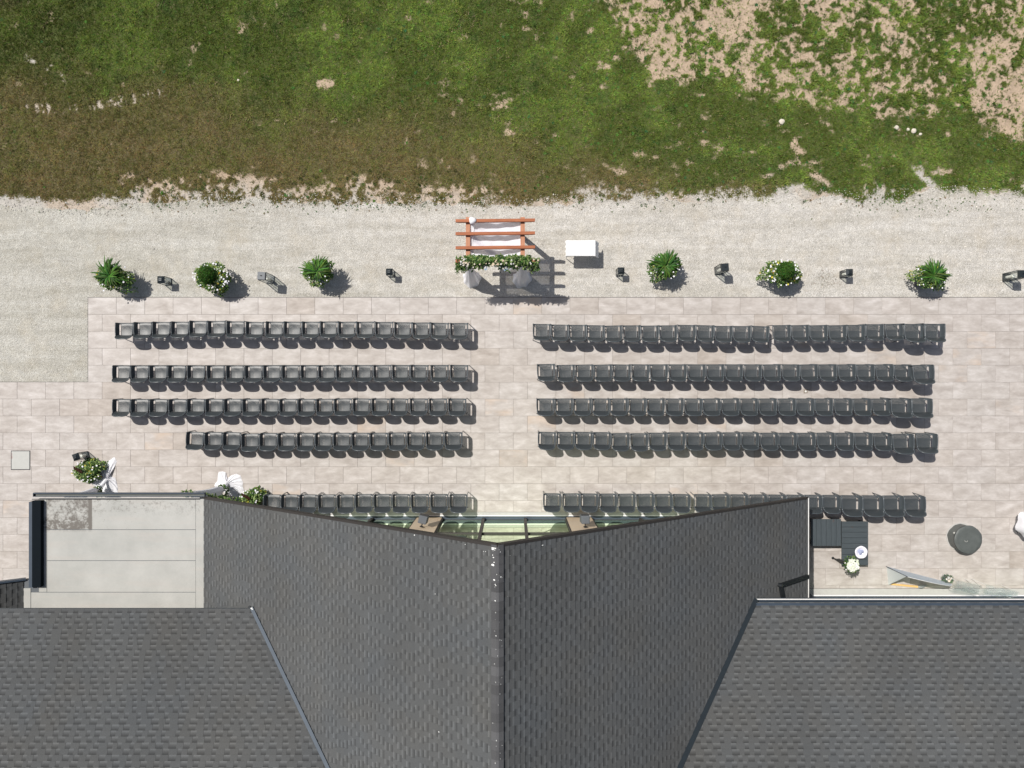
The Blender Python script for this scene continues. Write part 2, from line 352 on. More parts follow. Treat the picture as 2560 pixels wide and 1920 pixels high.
def mat_membrane():
    t = NT('roof_membrane'); v = t.world(); n = t.noise(v, 1.1, 6, .65)
    c = t.ramp(n, [(.3, (.36, .36, .335)), (.7, (.45, .445, .415))])
    mp = t.new('Mapping'); mp.inputs['Scale'].default_value = (.25, 2.4, 1); t.link(v, mp.inputs[0])
    c = t.mix(c, (.45, .41, .37), t.ramp(t.noise(mp.outputs[0], 2, 4), [(.5, g3(0)), (.8, g3(.5))]))
    sx = t.new('SeparateXYZ'); t.link(v, sx.inputs[0])
    # dried ponding dirt in the north-west corner: a stain with a shape of its own
    def band(sock, a, b, e):
        lo = t.new('MapRange', interpolation_type='SMOOTHSTEP'); lo.inputs[1].default_value = a-e; lo.inputs[2].default_value = a+e; t.link(sock, lo.inputs[0])
        hi = t.new('MapRange', interpolation_type='SMOOTHSTEP'); hi.inputs[1].default_value = b-e; hi.inputs[2].default_value = b+e; t.link(sock, hi.inputs[0])
        return t.math('SUBTRACT', lo.outputs[0], hi.outputs[0])
    q0 = P(117, 1247, 2.4); q1 = P(229, 1324, 2.4); q2 = P(360, 1324, 2.4)
    core = t.math('MULTIPLY', band(sx.outputs[0], q0.x, q1.x, .03), band(sx.outputs[1], q1.y, q0.y+.3, .01))
    edge = t.math('MULTIPLY', band(sx.outputs[0], P(221, 0, 2.4).x, q1.x, .02), band(sx.outputs[1], q1.y, q0.y+.3, .01))
    topb = t.math('MULTIPLY', band(sx.outputs[0], q0.x-.1, P(500, 0, 2.4).x, .1), band(sx.outputs[1], q0.y-.42, q0.y+.3, .22))
    low = t.math('MULTIPLY', band(sx.outputs[0], q0.x-.2, q1.x, .06), band(sx.outputs[1], q1.y, q1.y+.36, .12))
    wide = t.math('MULTIPLY', band(sx.outputs[0], q0.x, q2.x, .5), band(sx.outputs[1], q1.y, q0.y+.3, .01))
    n2 = t.noise(v, 2.6, 9, .78); n3 = t.noise(v, 9, 8, .8)
    s1 = t.math('MULTIPLY', core, t.ramp(n2, [(.47, g3(0)), (.62, g3(1))]))
    s2 = t.math('MULTIPLY', low, t.ramp(n3, [(.42, g3(0)), (.56, g3(1))]))
    s3 = t.math('MULTIPLY', wide, t.ramp(n3, [(.60, g3(0)), (.70, g3(.8))]))
    s4 = t.math('MULTIPLY', edge, .85)
    s5 = t.math('MULTIPLY', topb, t.ramp(n3, [(.50, g3(0)), (.68, g3(.75))]))
    st = t.math('MINIMUM', t.math('ADD', t.math('ADD', s1, s2), t.math('ADD', t.math('ADD', s3, s4), s5)), .85)
    c = t.mix(c, (.115, .10, .085), st)
    c = t.mix(c, (.17, .165, .15), t.ramp(t.noise(v, 11, 8, .85), [(.62, g3(0)), (.74, g3(.75))]))
    return t.set(c, .75, 0, .3)
M['membrane'] = mat_membrane()

# ------------------------------------------------------------------ ground: coverage maps of turf, bare soil and limestone
def interp(px, pts): return np.interp(px, [p[0] for p in pts], [p[1] for p in pts])
def maps(x, y):
    """for world points: grass probability, brownness, limestone dust, bare-soil"""
    px = 1280 + x*F/H; py = 960 - y*F/H
    n1 = fbm(x, y, 1.6, 1); n2 = fbm(x, y, .55, 5); n3 = fbm(x, y, .22, 9, 3)
    edge = interp(px, [(-300, 498), (0, 500), (110, 508), (180, 512), (270, 506), (350, 508), (700, 512), (1200, 514), (1450, 506), (1700, 494), (1760, 505), (1900, 508), (1950, 470), (2010, 466), (2060, 488), (2140, 505), (2260, 500), (2320, 468), (2400, 496), (2560, 492), (2800, 490)])
    edge = edge + (n2-.5)*34 + (n3-.5)*22
    g = sst(2, -16, py-edge)
    # thin, patchy turf along the limestone
    strip = sst(-300, 320, px)*sst(1330, 1150, px)*sst(430, 455, py + (n1-.5)*70) + .75*sst(1330, 1500, px)*sst(2050, 1900, px)*sst(455, 485, py+(n1-.5)*60) + .8*sst(2050, 2150, px)*sst(455, 480, py+(n1-.5)*60)
    strip = np.clip(strip * sst(270, 350, px + (n1-.5)*60), 0, 1)
    g = g*(1 - strip*sst(.60, .42, n2*.42+fbm(x, y, .15, 18, 3)*.58)*.97)
    # bare sandy slope in the north-east
    by = interp(px, [(1440, -60), (1520, 10), (1560, 80), (1640, 160), (1760, 190), (1900, 235), (2000, 262), (2200, 290), (2380, 300), (2470, 330), (2560, 345), (2900, 380)])
    ins = sst(18, -22, py - by + (n1-.5)*120 + (n2-.5)*60)*sst(1420, 1560, px + (n1-.5)*60)
    thr = .50 + .10*sst(2380, 2560, px)*sst(120, 220, py) - .09*sst(90, 0, np.abs(px-1935))*sst(220, 120, py) + .08*sst(60, 10, np.abs(px-1870-(py-150)*.1)) - .06*sst(130, 20, np.abs(px-2380))*sst(240, 180, py) + .012
    nf = fbm(x, y, .17, 14, 3); mix = n1*.13 + n2*.31 + nf*.56
    mix = mix + (vnoise(x, y, .07, 15)-.5)*.10; g = g*(1 - ins*sst(thr+.07, thr-.06, mix)*.97)
    # scattered scars
    scar = sst(.62, .82, fbm(x*1.0, y*1.7, .55, 21))*sst(900, 1500, px + py*.6)*.9 + sst(.72, .80, fbm(x, y, .4, 33))*.6
    g = g*(1 - np.clip(scar, 0, 1)*.9)
    # the worn line on the west lawn: short streaks
    ly = interp(px, [(40, 272), (200, 268), (340, 245), (430, 222)])
    st = sst(20, 6, np.abs(py-ly))*sst(30, 60, px)*sst(440, 400, px)*sst(.55, .72, vnoise(x + y*.25, y*.20, .075, 41)*.62 + vnoise(x, y, .05, 43)*.38)*sst(.2, .5, vnoise(x, y, .5, 44)+.25)
    st2 = sst(14, 4, np.abs(py-interp(px, [(60, 140), (130, 172), (160, 200)])))*sst(50, 70, px)*sst(170, 150, px)*sst(.5, .6, n3)
    st3 = sst(26, 5, np.abs(py-interp(px, [(640, 190), (760, 200), (900, 225)])))*sst(640, 660, px)*sst(930, 880, px)*sst(.55, .62, n3*.5+n2*.5)
    g = g*(1 - .93*np.clip(st + st2 + st3, 0, 1))
    # slot of limestone that runs into the lawn on the right
    sl_ = sst(22, 8, np.abs(px-interp(py, [(405, 2285), (440, 2310), (470, 2340), (500, 2350)])))*sst(405, 418, py)*(.6+.4*sst(.4, .5, n3))
    g = g*(1-.96*sl_)
    rut = sst(24, 6, np.abs(px - interp(py, [(320, 1960), (380, 2000), (420, 2020), (470, 2080)])))*sst(310, 340, py)*sst(480, 450, py)*sst(.46, .56, n2*.5+n3*.5)
    g = g*(1-.9*rut)
    line = interp(px, [(0, 150), (400, 175), (800, 235), (1280, 300), (1500, 330), (1700, 420), (1900, 520), (2100, 700)])
    brown = sst(-90, 190, py - line + (n1-.5)*230)*(.80+.2*n2)
    brown = np.maximum(brown, .75*sst(430, 470, py)*sst(.45, .6, n1)*sst(2300, 1700, px))
    brown = np.clip(brown + .35*sst(.5, .7, fbm(x, y, 2.6, 51))*sst(300, 0, px), 0, 1)
    dust = sst(-75, -5, py-edge)*np.maximum(sst(.35, .6, n1), .4)
    dust = np.maximum(dust, np.maximum(sl_, np.clip(st*.6+st2, 0, 1)))
    return g, brown, dust, ins, n1, n2, n3
def ground():
    xs = np.concatenate([[-160, -90, -50, -32, -24, -20.06], np.arange(-20, 20.01, .055), [20.06, 24, 32, 50, 90, 160]])
    ys = np.concatenate([[-160, -90, -50, -30, -16, -8, 0, 3, 5], np.arange(5.6, 15.6, .055), [15.66, 16, 20, 28, 50, 90, 160]])
    X, Y = np.meshgrid(xs, ys); g, br, du, ins, n1, n2, n3 = maps(X, Y)
    Z = np.full_like(X, -.05) + np.where(Y > 5.6, (n1-.5)*.10 + (n2-.5)*.045 + (n3-.5)*.02 + .012*g, 0)*sst(5.9, 6.8, Y)
    soil = np.array([.50, .385, .28])*(.86+.28*n3[..., None]); lime = np.array([.53, .50, .45])
    sand = soil*(1-du[..., None]) + lime*du[..., None]
    turf = np.array([.10, .12, .040])*(1-br[..., None]) + np.array([.16, .13, .07])*br[..., None]
    gg = sst(.25, .8, g)[..., None]; col = sand*(1-gg) + turf*gg
    far = ((np.abs(X) > 20.02) | (Y > 15.62))[..., None]; col = np.where(far, np.array([.085, .12, .04]), col)
    ny, nx = X.shape; idx = np.arange(ny*nx).reshape(ny, nx)
    Fc = np.stack([idx[:-1, :-1], idx[:-1, 1:], idx[1:, 1:], idx[1:, :-1]], -1).reshape(-1, 4)
    V = np.stack([X, Y, Z], -1).reshape(-1, 3)
    return mkobj('ground', np_mesh('ground', V, Fc, col.reshape(-1, 3), True), M['ground'], kind='structure'), (xs, ys, Z)
GO, (gx, gy, gz) = ground()
def gheight(x, y):
    ix = np.clip(np.searchsorted(gx, x)-1, 0, len(gx)-2); iy = np.clip(np.searchsorted(gy, y)-1, 0, len(gy)-2); return gz[iy, ix]
# the limestone strip: its own sheet with a ragged north edge
def gravel():
    xs = np.concatenate([[-120, -40], np.arange(-20, 20.01, .12), [40, 120]])
    px = 1280 + xs*F/H
    n = fbm(xs, xs*0, .9, 77); n_ = fbm(xs, xs*0, .3, 79)
    edge = interp(px, [(-300, 498), (0, 500), (180, 512), (350, 500), (500, 488), (700, 494), (1200, 500), (1450, 498), (1760, 492), (1950, 470), (2060, 480), (2140, 495), (2260, 480), (2340, 462), (2450, 480), (2560, 482), (2800, 482)]) + (n-.5)*30 + (n_-.5)*22
    top = (960-edge)/74.074
    mb = MB(); v = []; f = []
    for i, x in enumerate(xs):
        yy = np.linspace(top[i], .03, 14) if x < 50 else np.linspace(top[i], .03, 14)
        for j, y in enumerate(yy): v.append((x, y, -.022 if j > 0 else -.062))
    for i in range(len(xs)-1):
        for j in range(13): a = i*14+j; f.append((a, a+1, a+15, a+14))
    mb.add(v, f); o = mb.build('gravel_path', M['gravel'], kind='structure')
    # loose stones on it, by position
    N = 46000; x = RNG.uniform(-18.6, 18.6, N); y = RNG.uniform(.05, 6.7, N)
    ok = (y > PY0+.02) | (x < PX0-.03); ed = np.interp(x, xs, top); ok &= y < ed + .25*RNG.rand(N)
    x = x[ok]; y = y[ok]; N = len(x); r = RNG.uniform(.009, .021, N)*(1+.9*(RNG.rand(N) > .97))
    th = RNG.uniform(0, 6.28, N); el = RNG.uniform(.6, 1, N)
    base = np.array([(1,0,0),(0,1,0),(-1,0,0),(0,-1,0),(0,0,1)], float)
    V = np.zeros((N, 5, 3)); c, s_ = np.cos(th), np.sin(th)
    bx = base[:, 0][None]*r[:, None]; by_ = base[:, 1][None]*(r*el)[:, None]
    V[..., 0] = bx*c[:, None]-by_*s_[:, None] + x[:, None]; V[..., 1] = bx*s_[:, None]+by_*c[:, None] + y[:, None]
    V[..., 2] = base[:, 2][None]*(r*.75)[:, None] - .022 + RNG.uniform(0, .004, N)[:, None]
    V[..., :2] += RNG.uniform(-.003, .003, (N, 5, 2))
    Fc = (np.arange(N)[:, None, None]*5 + np.array([(0,1,4),(1,2,4),(2,3,4),(3,0,4)])[None]).reshape(-1, 3)
    t = RNG.uniform(.45, .66, N)*np.where(RNG.rand(N) > .985, .5, 1); w = RNG.uniform(0, 1, N)
    t = t*(.88 + .12*sst(-14, 0, x)); col = np.stack([t, t*(.960-.02*w), t*(.895-.07*w)], -1); col = np.repeat(col, 5, 0)
    mkobj('loose_gravel', np_mesh('loose_gravel', V.reshape(-1, 3), Fc, col), M['pebble'], kind='stuff')
gravel()
def grass():
    N = 600000
    x = RNG.uniform(-18.6, 18.6, N); y = RNG.uniform(5.7, 14.6, N)
    # a share of the tufts sit in clumps
    g, br, du, ins, n1, n2, n3 = maps(x, y)
    keep = RNG.rand(N) < np.clip(g, 0, 1)*.97 + .004; keep |= (RNG.rand(N) < .02)*(g > .02)
    x, y, g, br, ins, n1, n2, n3, du = [a[keep] for a in (x, y, g, br, ins, n1, n2, n3, du)]; N = len(x); z = gheight(x, y)
    px = 1280 + x*74.074; py = 960-y*74.074
    clump = sst(.3, .7, vnoise(x, y, .11, 90)); big = ((RNG.rand(N) < .05)*(n2 > .5)*(br < .6)).astype(float)
    L = (.030 + .035*clump)*(1+.5*ins)*(1+big*.9); wd = (.011 + .010*RNG.rand(N))*(1+big*1.1)
    green = np.stack([.135+.08*RNG.rand(N), .235+.10*RNG.rand(N), .045+.025*RNG.rand(N)], -1)
    lush = sst(.42, .62, fbm(x, y, 1.1, 61))[:, None]; green = green*(.76 + .50*lush)*np.array([1.12, .98, .95]); mid = (sst(500, 900, px)*sst(300, 120, py))[:, None]; green = green*(1+.10*mid)
    cool = sst(.55, .75, fbm(x, y, .35, 66))[:, None]; green = green*(1-cool*.4) + np.array([.05, .15, .045])*cool*.4
    cornr = (sst(420, 60, px)*sst(260, 60, py))[:, None]; green = green*(1-.35*cornr)
    brown = np.stack([.245+.14*RNG.rand(N), .200+.10*RNG.rand(N), .085+.04*RNG.rand(N)], -1)*(.75+.5*n2[:, None])
    bb = np.clip(br*(.62+.5*n2+.25*(n3-.5)) + (RNG.rand(N)-.5)*.5, 0, 1)[:, None]; fine = .72 + .56*vnoise(x, y, .075, 95)[:, None]; col = (green*(1-bb) + brown*bb)*fine
    straw = (RNG.rand(N) < .04+.05*br)[:, None]; col = np.where(straw, np.array([.42, .34, .20]), col)
    cols = []; V = []; Fs = []; K = 3
    az0 = RNG.uniform(0, 6.28, N)
    Vall = np.zeros((N, K, 3, 3))
    for k in range(K):
        az = az0 + k*2.1 + RNG.uniform(-.5, .5, N); tilt = RNG.uniform(.35, 1.25, N); l = L*RNG.uniform(.6, 1.25, N)
        dx, dy = np.cos(az), np.sin(az); ox = RNG.uniform(-.012, .012, N); oy = RNG.uniform(-.012, .012, N)
        Vall[:, k, 0] = np.stack([x+ox-dy*wd/2, y+oy+dx*wd/2, z], -1); Vall[:, k, 1] = np.stack([x+ox+dy*wd/2, y+oy-dx*wd/2, z], -1)
        Vall[:, k, 2] = np.stack([x+ox+dx*l*np.sin(tilt), y+oy+dy*l*np.sin(tilt), z+l*np.cos(tilt)+.004], -1)
    V = Vall.reshape(-1, 3); Fc = np.arange(len(V)).reshape(-1, 3)
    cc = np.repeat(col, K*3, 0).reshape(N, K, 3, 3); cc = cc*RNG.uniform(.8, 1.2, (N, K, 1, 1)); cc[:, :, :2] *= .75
    o = mkobj('grass', np_mesh('grass', V, Fc, cc.reshape(-1, 3)), M['grassblade'], kind='stuff')
grass()
def weeds():
    """broad-leaved rosettes and tussocks that stand out of the lawn"""
    mb = MB(); n = 0
    while n < 950:
        x = random.uniform(-17.6, 17.6); y = random.uniform(6.0, 13.2); px = 1280+x*74.07; py = 960-y*74.07
        g, br, du, ins, *_ = [float(a) for a in maps(np.array([x]), np.array([y]))[:4]] + [0]
        pr = .05 + .5*ins*g + .35*(px > 900)*(br < .4)*(g > .5) + .5*(py > 440)*(py < 512)*g*(px > 300)
        if random.random() > pr: continue
        n += 1; z = float(gheight(x, y)); k = random.randint(6, 11); s = random.uniform(.035, .085)*(1.2 if ins > .5 else 1)
        b = random.uniform(.8, 1.25); col0 = random.choice([(.07, .19, .035), (.10, .23, .035), (.045, .14, .045), (.085, .17, .03)])
        if br > .5 and random.random() < .7: col0 = (.075, .115, .03)
        for i in range(k):
            a = i*6.28/k + random.uniform(-.3, .3); c = tuple(q*b*random.uniform(.8, 1.2) for q in col0)
            mb.leaf((x, y, z), (math.cos(a), math.sin(a), random.uniform(.2, .9)), s*random.uniform(.7, 1.2), s*.38, .3, c)
    # seedlings on the limestone by the lawn edge
    for i in range(420):
        px = random.choice([random.uniform(300, 1200), random.uniform(2120, 2480), random.uniform(0, 2560)]); py = random.gauss(518, 9) if px < 2000 else random.gauss(512, 14)
        if py < 492: continue
        p = P(px, py, 0); s = random.uniform(.012, .045); col0 = random.choice([(.06, .15, .04), (.12, .17, .05), (.25, .17, .09)])
        for k in range(5):
            a = random.uniform(0, 6.28); mb.leaf((p.x, p.y, -.02), (math.cos(a), math.sin(a), .6), s, s*.5, .2, col0)
    mb.build('weeds', M['foliage'], kind='stuff')
weeds()
def tussocks():
    """rounded grass tufts on the thin ground: along the limestone and over the sandy slope"""
    n = 0; X = []; 
    M_ = 30000; x = RNG.uniform(-17.8, 17.8, M_); y = RNG.uniform(5.85, 13.3, M_); px = 1280+x*74.07; py = 960-y*74.07
    g, br, du, ins, n1, n2, n3 = maps(x, y)
    strip = (py > 425)*(py < 515)*((px > 280)*(px < 2050) + (px > 2100))*(.45 + .55*(px < 1300))
    pr = np.maximum(strip*.11*(n2 > .36), ins*.10*(n2 > .40)) ; ok = RNG.rand(M_) < pr
    x, y, br, n2 = x[ok], y[ok], br[ok], n2[ok]; K = len(x); B = 46
    R_ = RNG.uniform(.022, .07, K)*(1+.5*(RNG.rand(K) > .9)); z = gheight(x, y) + .004
    a = RNG.uniform(0, 6.283, (K, B)); rr_ = np.sqrt(RNG.rand(K, B))*R_[:, None]; bx = x[:, None]+np.cos(a)*rr_; by = y[:, None]+np.sin(a)*rr_
    az = a + RNG.uniform(-.8, .8, (K, B)); tl = RNG.uniform(.2, 1.1, (K, B)); L = RNG.uniform(.02, .05, (K, B)); w = .012
    V = np.zeros((K, B, 3, 3)); V[..., 0, 0] = bx-np.sin(az)*w/2; V[..., 0, 1] = by+np.cos(az)*w/2; V[..., 1, 0] = bx+np.sin(az)*w/2; V[..., 1, 1] = by-np.cos(az)*w/2
    V[..., 0, 2] = V[..., 1, 2] = z[:, None]; V[..., 2, 0] = bx+np.cos(az)*L*np.sin(tl); V[..., 2, 1] = by+np.sin(az)*L*np.sin(tl); V[..., 2, 2] = z[:, None]+L*np.cos(tl)+.012
    c = np.stack([RNG.uniform(.08, .16, K), RNG.uniform(.14, .24, K), RNG.uniform(.035, .06, K)], -1); dk = (RNG.rand(K) < .35)[:, None]; c = np.where(dk, c*.6, c)
    c = np.repeat(c, B*3, 0).reshape(K, B, 3, 3)*RNG.uniform(.7, 1.3, (K, B, 1, 1)); V = V.reshape(-1, 3)
    mkobj('grass_tufts', np_mesh('grass_tufts', V, np.arange(len(V)).reshape(-1, 3), c.reshape(-1, 3)), M['grassblade'], kind='stuff')
tussocks()
def litter():
    mb = MB()
    for i in range(260):
        if i < 170: px, py = random.gauss(2068, 20), random.gauss(695, 15)
        else: px, py = random.uniform(0, 2560), random.choice([random.gauss(535, 12), random.uniform(560, 735)])
        p = P(px, py); a = random.uniform(0, 6.28)
        if p.y < PY0+.05: continue
        mb.leaf((p.x, p.y, -.008), (math.cos(a), math.sin(a), .15), random.uniform(.012, .035), .012, .1, random.choice([(.20, .10, .05), (.28, .17, .09), (.13, .10, .06), (.10, .13, .04)]))
    mb.build('leaf_litter', M['foliage'], kind='stuff')
litter()
def blob(r, seed, flat=.6, n=10):
    rr = random.Random(seed); mb = MB()
    wob = [[rr.uniform(.78, 1.15) for _ in range(n)] for _ in range(4)]
    mb.lathe((0,0,0), [(r, -r*.1), (r*.92, r*flat*.45), (r*.45, r*flat)], n, wob=lambda t, i: wob[i][int(t/6.2832*n) % n])
    return mb
for i, (px, py, r, lab) in enumerate([
    (1954, 304, .10, 'pale boulder in the grass directly above the fernery end of the gravel, larger than other stones'),
    (2242, 318, .08, 'small angular white stone left of the stone arc round the bare hollow'),
    (2272, 323, .06, 'flat white stone at the left end of the stone arc round the hollow'),
    (2286, 326, .09, 'largest white slab in the stone arc above the bare hollow'),
    (2302, 335, .06, 'white stone at the right end of the arc round the bare hollow'),
    (595, 200, .05, 'small white stone alone in the middle of the left lawn')]):
    if i == 0: lab = 'rounded pale boulder alone in the grass between the sandy slope and the gravel'
    o = blob(r, i+3, .5).build('stone', M['stone']); p = P(px, py); o.location = (p.x, p.y, float(gheight(p.x, p.y))+.01); o.rotation_euler = (0, 0, i*1.1)
    tag(o, lab, 'stone', 'pale stones lying in the grass')

# ------------------------------------------------------------------ terrace
FAC_Y = -4.583                      # plane of the gable-end glazing
EX, WX = None, None
patio = MB(); patio.box(-19, 19.5, -7.25, PY0-PH*5-.002, -.10, -.012); patio.box(PX0, 19.5, PY0-PH*5-.002, PY0-.003, -.10, -.012)
patio = patio.build('patio', M['joint'], kind='structure')
tiles = []
def tile_rects():
    out = []
    for r in range(0, 20):
        y1 = PY0 - r*PH; y0 = y1 - PH
        o = (r % 2)*PW/2; k0 = -6 if r >= 5 else -1
        for k in range(k0, 40):
            a = PX0 + o + k*PW; b = a + PW
            if r < 5: a = max(a, PX0)
            a = max(a, -18.6); b = min(b, 19.2)
            if b - a < .05: continue
            yy0 = y0; yy1 = y1
            # south limits: the gable front, the flat-roofed block and the east wing
            xm = (a+b)/2
            lim = -4.32 if (-9.3 < xm < 8.5) else (-3.95 if -14.0 < xm <= -9.3 else -6.90)
            yy0 = max(yy0, lim)
            if yy1 - yy0 < .03: continue
            out.append((a, b, yy0, yy1))
    return out
rects = tile_rects()
def vis(r):
    cx, cy = proj((r[0]+r[1])/2, (r[2]+r[3])/2, 0)
    if not (-30 < cx < 2590 and cy < 1460): return -1
    full = (r[1]-r[0])*(r[3]-r[2]); occ = 0
    if 240 < cx < 1190 and 800 < cy < 1140: occ = .35
    if 1330 < cx < 2350 and 800 < cy < 1140: occ = .35
    if cy > 1245: occ = .8 if 60 < cx < 2020 else 0
    return full*(1-occ)
rects.sort(key=lambda r: -vis(r))
GAP = .0030
def tile_mb(r, mb, dz): mb.bbox(r[0]+GAP, r[1]-GAP, r[2]+GAP, r[3]-GAP, -.0115, dz, .0025)
for i, r in enumerate(rects[:300]):
    mb = MB(); tile_mb(r, mb, random.uniform(-.0015, .0015)); mb.build('tile', M['tile'], patio)
mb = MB()
for r in rects[300:]: tile_mb(r, mb, random.uniform(-.0015, .0015))
mb.build('tiles', M['tile'], patio, 'stuff')
# the ledges in front of the glazing
mb = MB(); mb.box(-9.3, 8.5, -4.42, -4.325, -.02, .004); mb.build('ledge', M['ledge'], patio)
mb = MB(); mb.box(10.0, 19.2, -7.11, -6.905, -.02, .03); mb.build('ledge', M['ledge'], patio)
for (ea, eb, ec, ed_) in ((PX0-.014, 19.2, PY0+.001, PY0+.012), (PX0-.014, PX0-.002, PY0-PH*5+.0, PY0), (-18.6, PX0-.015, PY0-PH*5+.001, PY0-PH*5+.011)):
    mb = MB(); mb.box(ea, eb, ec, ed_, -.10, -.003); mb.build('edge_shade_strip', M['pot'], patio)  # thin dark bars that stand in for the shade along the paving's edge
# access cover and drain
c0 = P(51.7, 1150.5)
t = thing('access_cover', 'square pale concrete access cover set into the terrace at the far left', 'access cover', c0)
mb = MB(); mb.box(-.325, .325, -.325, .325, -.005, .006); mb.build('frame', M['black'], t)
mb = MB(); mb.bbox(-.303, .303, -.303, .303, 0, .012, .004); mb.build('lid', M['hatch'], t)
mb = MB()
for i in range(7): a = random.uniform(-.28, .2); mb.box(-.299, -.285+random.uniform(0, .03), .05+i*.03, .06+i*.03, .0121, .0128, (.35, .05, .04))
mb.build('rust_mark', mat_plain('rust', (.30, .06, .04), .9), t, 'stuff')
c0 = P(2014, 978.5)
t = thing('floor_drain', 'small square steel floor drain between the second and third chair rows on the right', 'drain', c0)
mb = MB(); mb.box(-.065, .065, -.065, .065, -.004, .004); mb.build('surround', mat_plain('drain_surround', (.24, .20, .16), .7), t)
mb = MB(); mb.lathe((0,0,0), [(.034, .004), (.034, .009), (.02, .010)], 14); mb.build('grate', M['white_metal'], t)

# ------------------------------------------------------------------ building
ZL = 2.4
HX_E = (2018-1280)*(H-ZL)/F; HX_W = (510-1280)*(H-ZL)/F          # eaves
ratio = 402.5/284.0; ZR = H - (H-ZL)/ratio; RX = (1243.5-1280)*(H-ZR)/F
RAKE_Y = -284*(H-ZL)/F
SE = (ZR-ZL)/(HX_E-RX); SW = (ZR-ZL)/(RX-HX_W)
hall = thing('event_hall', 'dark shingled event hall with glazed gable end and low side wings', 'building', (0,0,0))
SOUTH = -14.5
def zE(x): return ZL + (HX_E-x)*SE
def zW(x): return ZL + (x-HX_W)*SW
# wing planes: (eave Y, eave z, slope)
def solve(px, py, east):
    z = 3.5
    for _ in range(40):
        k = (H-z)/F; x = (px-1280)*k; z = zE(x) if east else zW(x)
    k = (H-z)/F; return (px-1280)*k, (960-py)*k, z
a = solve(1885, 1506, True); b = solve(1695, 1925, True); WE = (a[1], a[2], (b[2]-a[2])/(a[1]-b[1]))
a2 = solve(630, 1520, False); b2 = solve(823, 1925, False); WW = (a2[1], a2[2], (b2[2]-a2[2])/(a2[1]-b2[1]))
def zWE(y): return WE[1] + (WE[0]-y)*WE[2]
def zWW(y): return WW[1] + (WW[0]-y)*WW[2]
PHOTO = []
def slope(O, u, v, n, s1, v0, v1, label, hide=None, clip=None, e=.143, tone=1.0, dark=1.0, seedv=0):
    """a roof slope: O eave origin, u up the slope, v along the eave. Base deck plus shingle pieces."""
    u = Vector(u).normalized(); v = Vector(v).normalized(); n = Vector(n).normalized(); O = Vector(O)
    mb = MB(); a = O + v*v0; b = O + v*v1; t_ = n*.16
    q = [a, b, b+u*s1, a+u*s1]; mb.add([p-t_ for p in q] + [p-n*.004 for p in q], [(0,3,2,1),(4,5,6,7),(0,1,5,4),(1,2,6,5),(2,3,7,6),(3,0,4,7)])
    deck = mb.build('roof_slope', M['siding'], hall); deck['label'] = label
    rr = random.Random(seedv); flip = (u.cross(v)).dot(n) > 0
    nc = int(s1/e)+1; pieces = []
    for i in range(nc):
        s0 = i*e; pos = v0 + rr.uniform(-.4, 0); tooth = rr.random() < .5
        ph = rr.uniform(.98, 1.02)
        while pos < v1:
            w = rr.choice([.12, .15, .18, .22, .27]) if tooth else rr.choice([.11, .14, .17, .20])
            A, B = max(pos, v0), min(pos+w, v1); pos += w; was = tooth; tooth = not tooth
            if B-A < .02: continue
            s2 = min(s0+e+.012, s1)
            if s2-s0 < .03: continue
            c = O + u*(s0+e/2) + v*(A+B)/2; qx, qy = proj(*c)
            if qx < -60 or qx > 2620 or qy > 1980: continue
            if hide and hide(c): continue
            k = rr.uniform(.965, 1.035)*ph*tone
            cl = float(fbm(c.x, c.y, 1.5, 7+seedv)); base = .088*k*(.85+.30*cl); tint = float(fbm(c.x, c.y, .8, 17+seedv))
            cb = (base*(.97+.09*(tint-.5)), base*1.0, base*(1.005-.12*(tint-.5)))
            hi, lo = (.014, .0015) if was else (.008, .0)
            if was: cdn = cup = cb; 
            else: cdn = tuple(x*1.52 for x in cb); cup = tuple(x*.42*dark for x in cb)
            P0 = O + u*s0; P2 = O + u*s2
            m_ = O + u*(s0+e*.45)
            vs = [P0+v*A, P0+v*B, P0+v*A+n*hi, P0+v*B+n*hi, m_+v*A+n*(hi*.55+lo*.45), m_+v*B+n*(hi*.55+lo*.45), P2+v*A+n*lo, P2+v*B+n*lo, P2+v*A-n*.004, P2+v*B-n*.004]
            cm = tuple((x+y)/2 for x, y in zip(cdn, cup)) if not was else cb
            edge = tuple(x*.55 for x in cb)  # butt faces darkened to paint in the shadow line of each course
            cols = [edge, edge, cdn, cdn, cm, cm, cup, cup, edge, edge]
            fs = [(0,1,3,2), (2,3,5,4), (4,5,7,6), (0,2,4), (4,6,8), (0,4,8), (1,5,3), (5,9,7), (1,9,5)]
            if flip: fs = [tuple(reversed(f)) for f in fs]
            sc = (F/(H-c.z))**2*(B-A)*e*max(.05, n.dot((Vector((0,0,H))-c).normalized()))
            if not (0 < qx < 2560 and qy < 1915): sc = 0
            pieces.append((sc, vs, fs, cols))
    PHOTO.append((deck, pieces)); return deck
covE = lambda c: c.z < zWE(c.y)-.15 and c.y < WE[0]-.9
covW = lambda c: c.z < zWW(c.y)-.15 and c.y < WW[0]-.9
lenE = math.hypot(HX_E-RX, ZR-ZL); lenW = math.hypot(RX-HX_W, ZR-ZL)
slope((HX_E, RAKE_Y, ZL), (-1, 0, SE), (0, -1, 0), (SE, 0, 1), lenE, 0, 10.5, 'east slope of the gable, in weaker light', hide=covE, seedv=1)
slope((HX_W, RAKE_Y, ZL), (1, 0, SW), (0, -1, 0), (-SW, 0, 1), lenW, 0, 10.5, 'west slope of the gable, brightly lit', hide=covW, seedv=2)
slope((0, WE[0], WE[1]), (0, -1, WE[2]), (1, 0, 0), (0, WE[2], 1), 6.6, .5, 19.5, 'slope over the east wing',
      hide=lambda c: c.x < HX_E and c.z < zE(c.x)-.10, tone=.94, seedv=3)
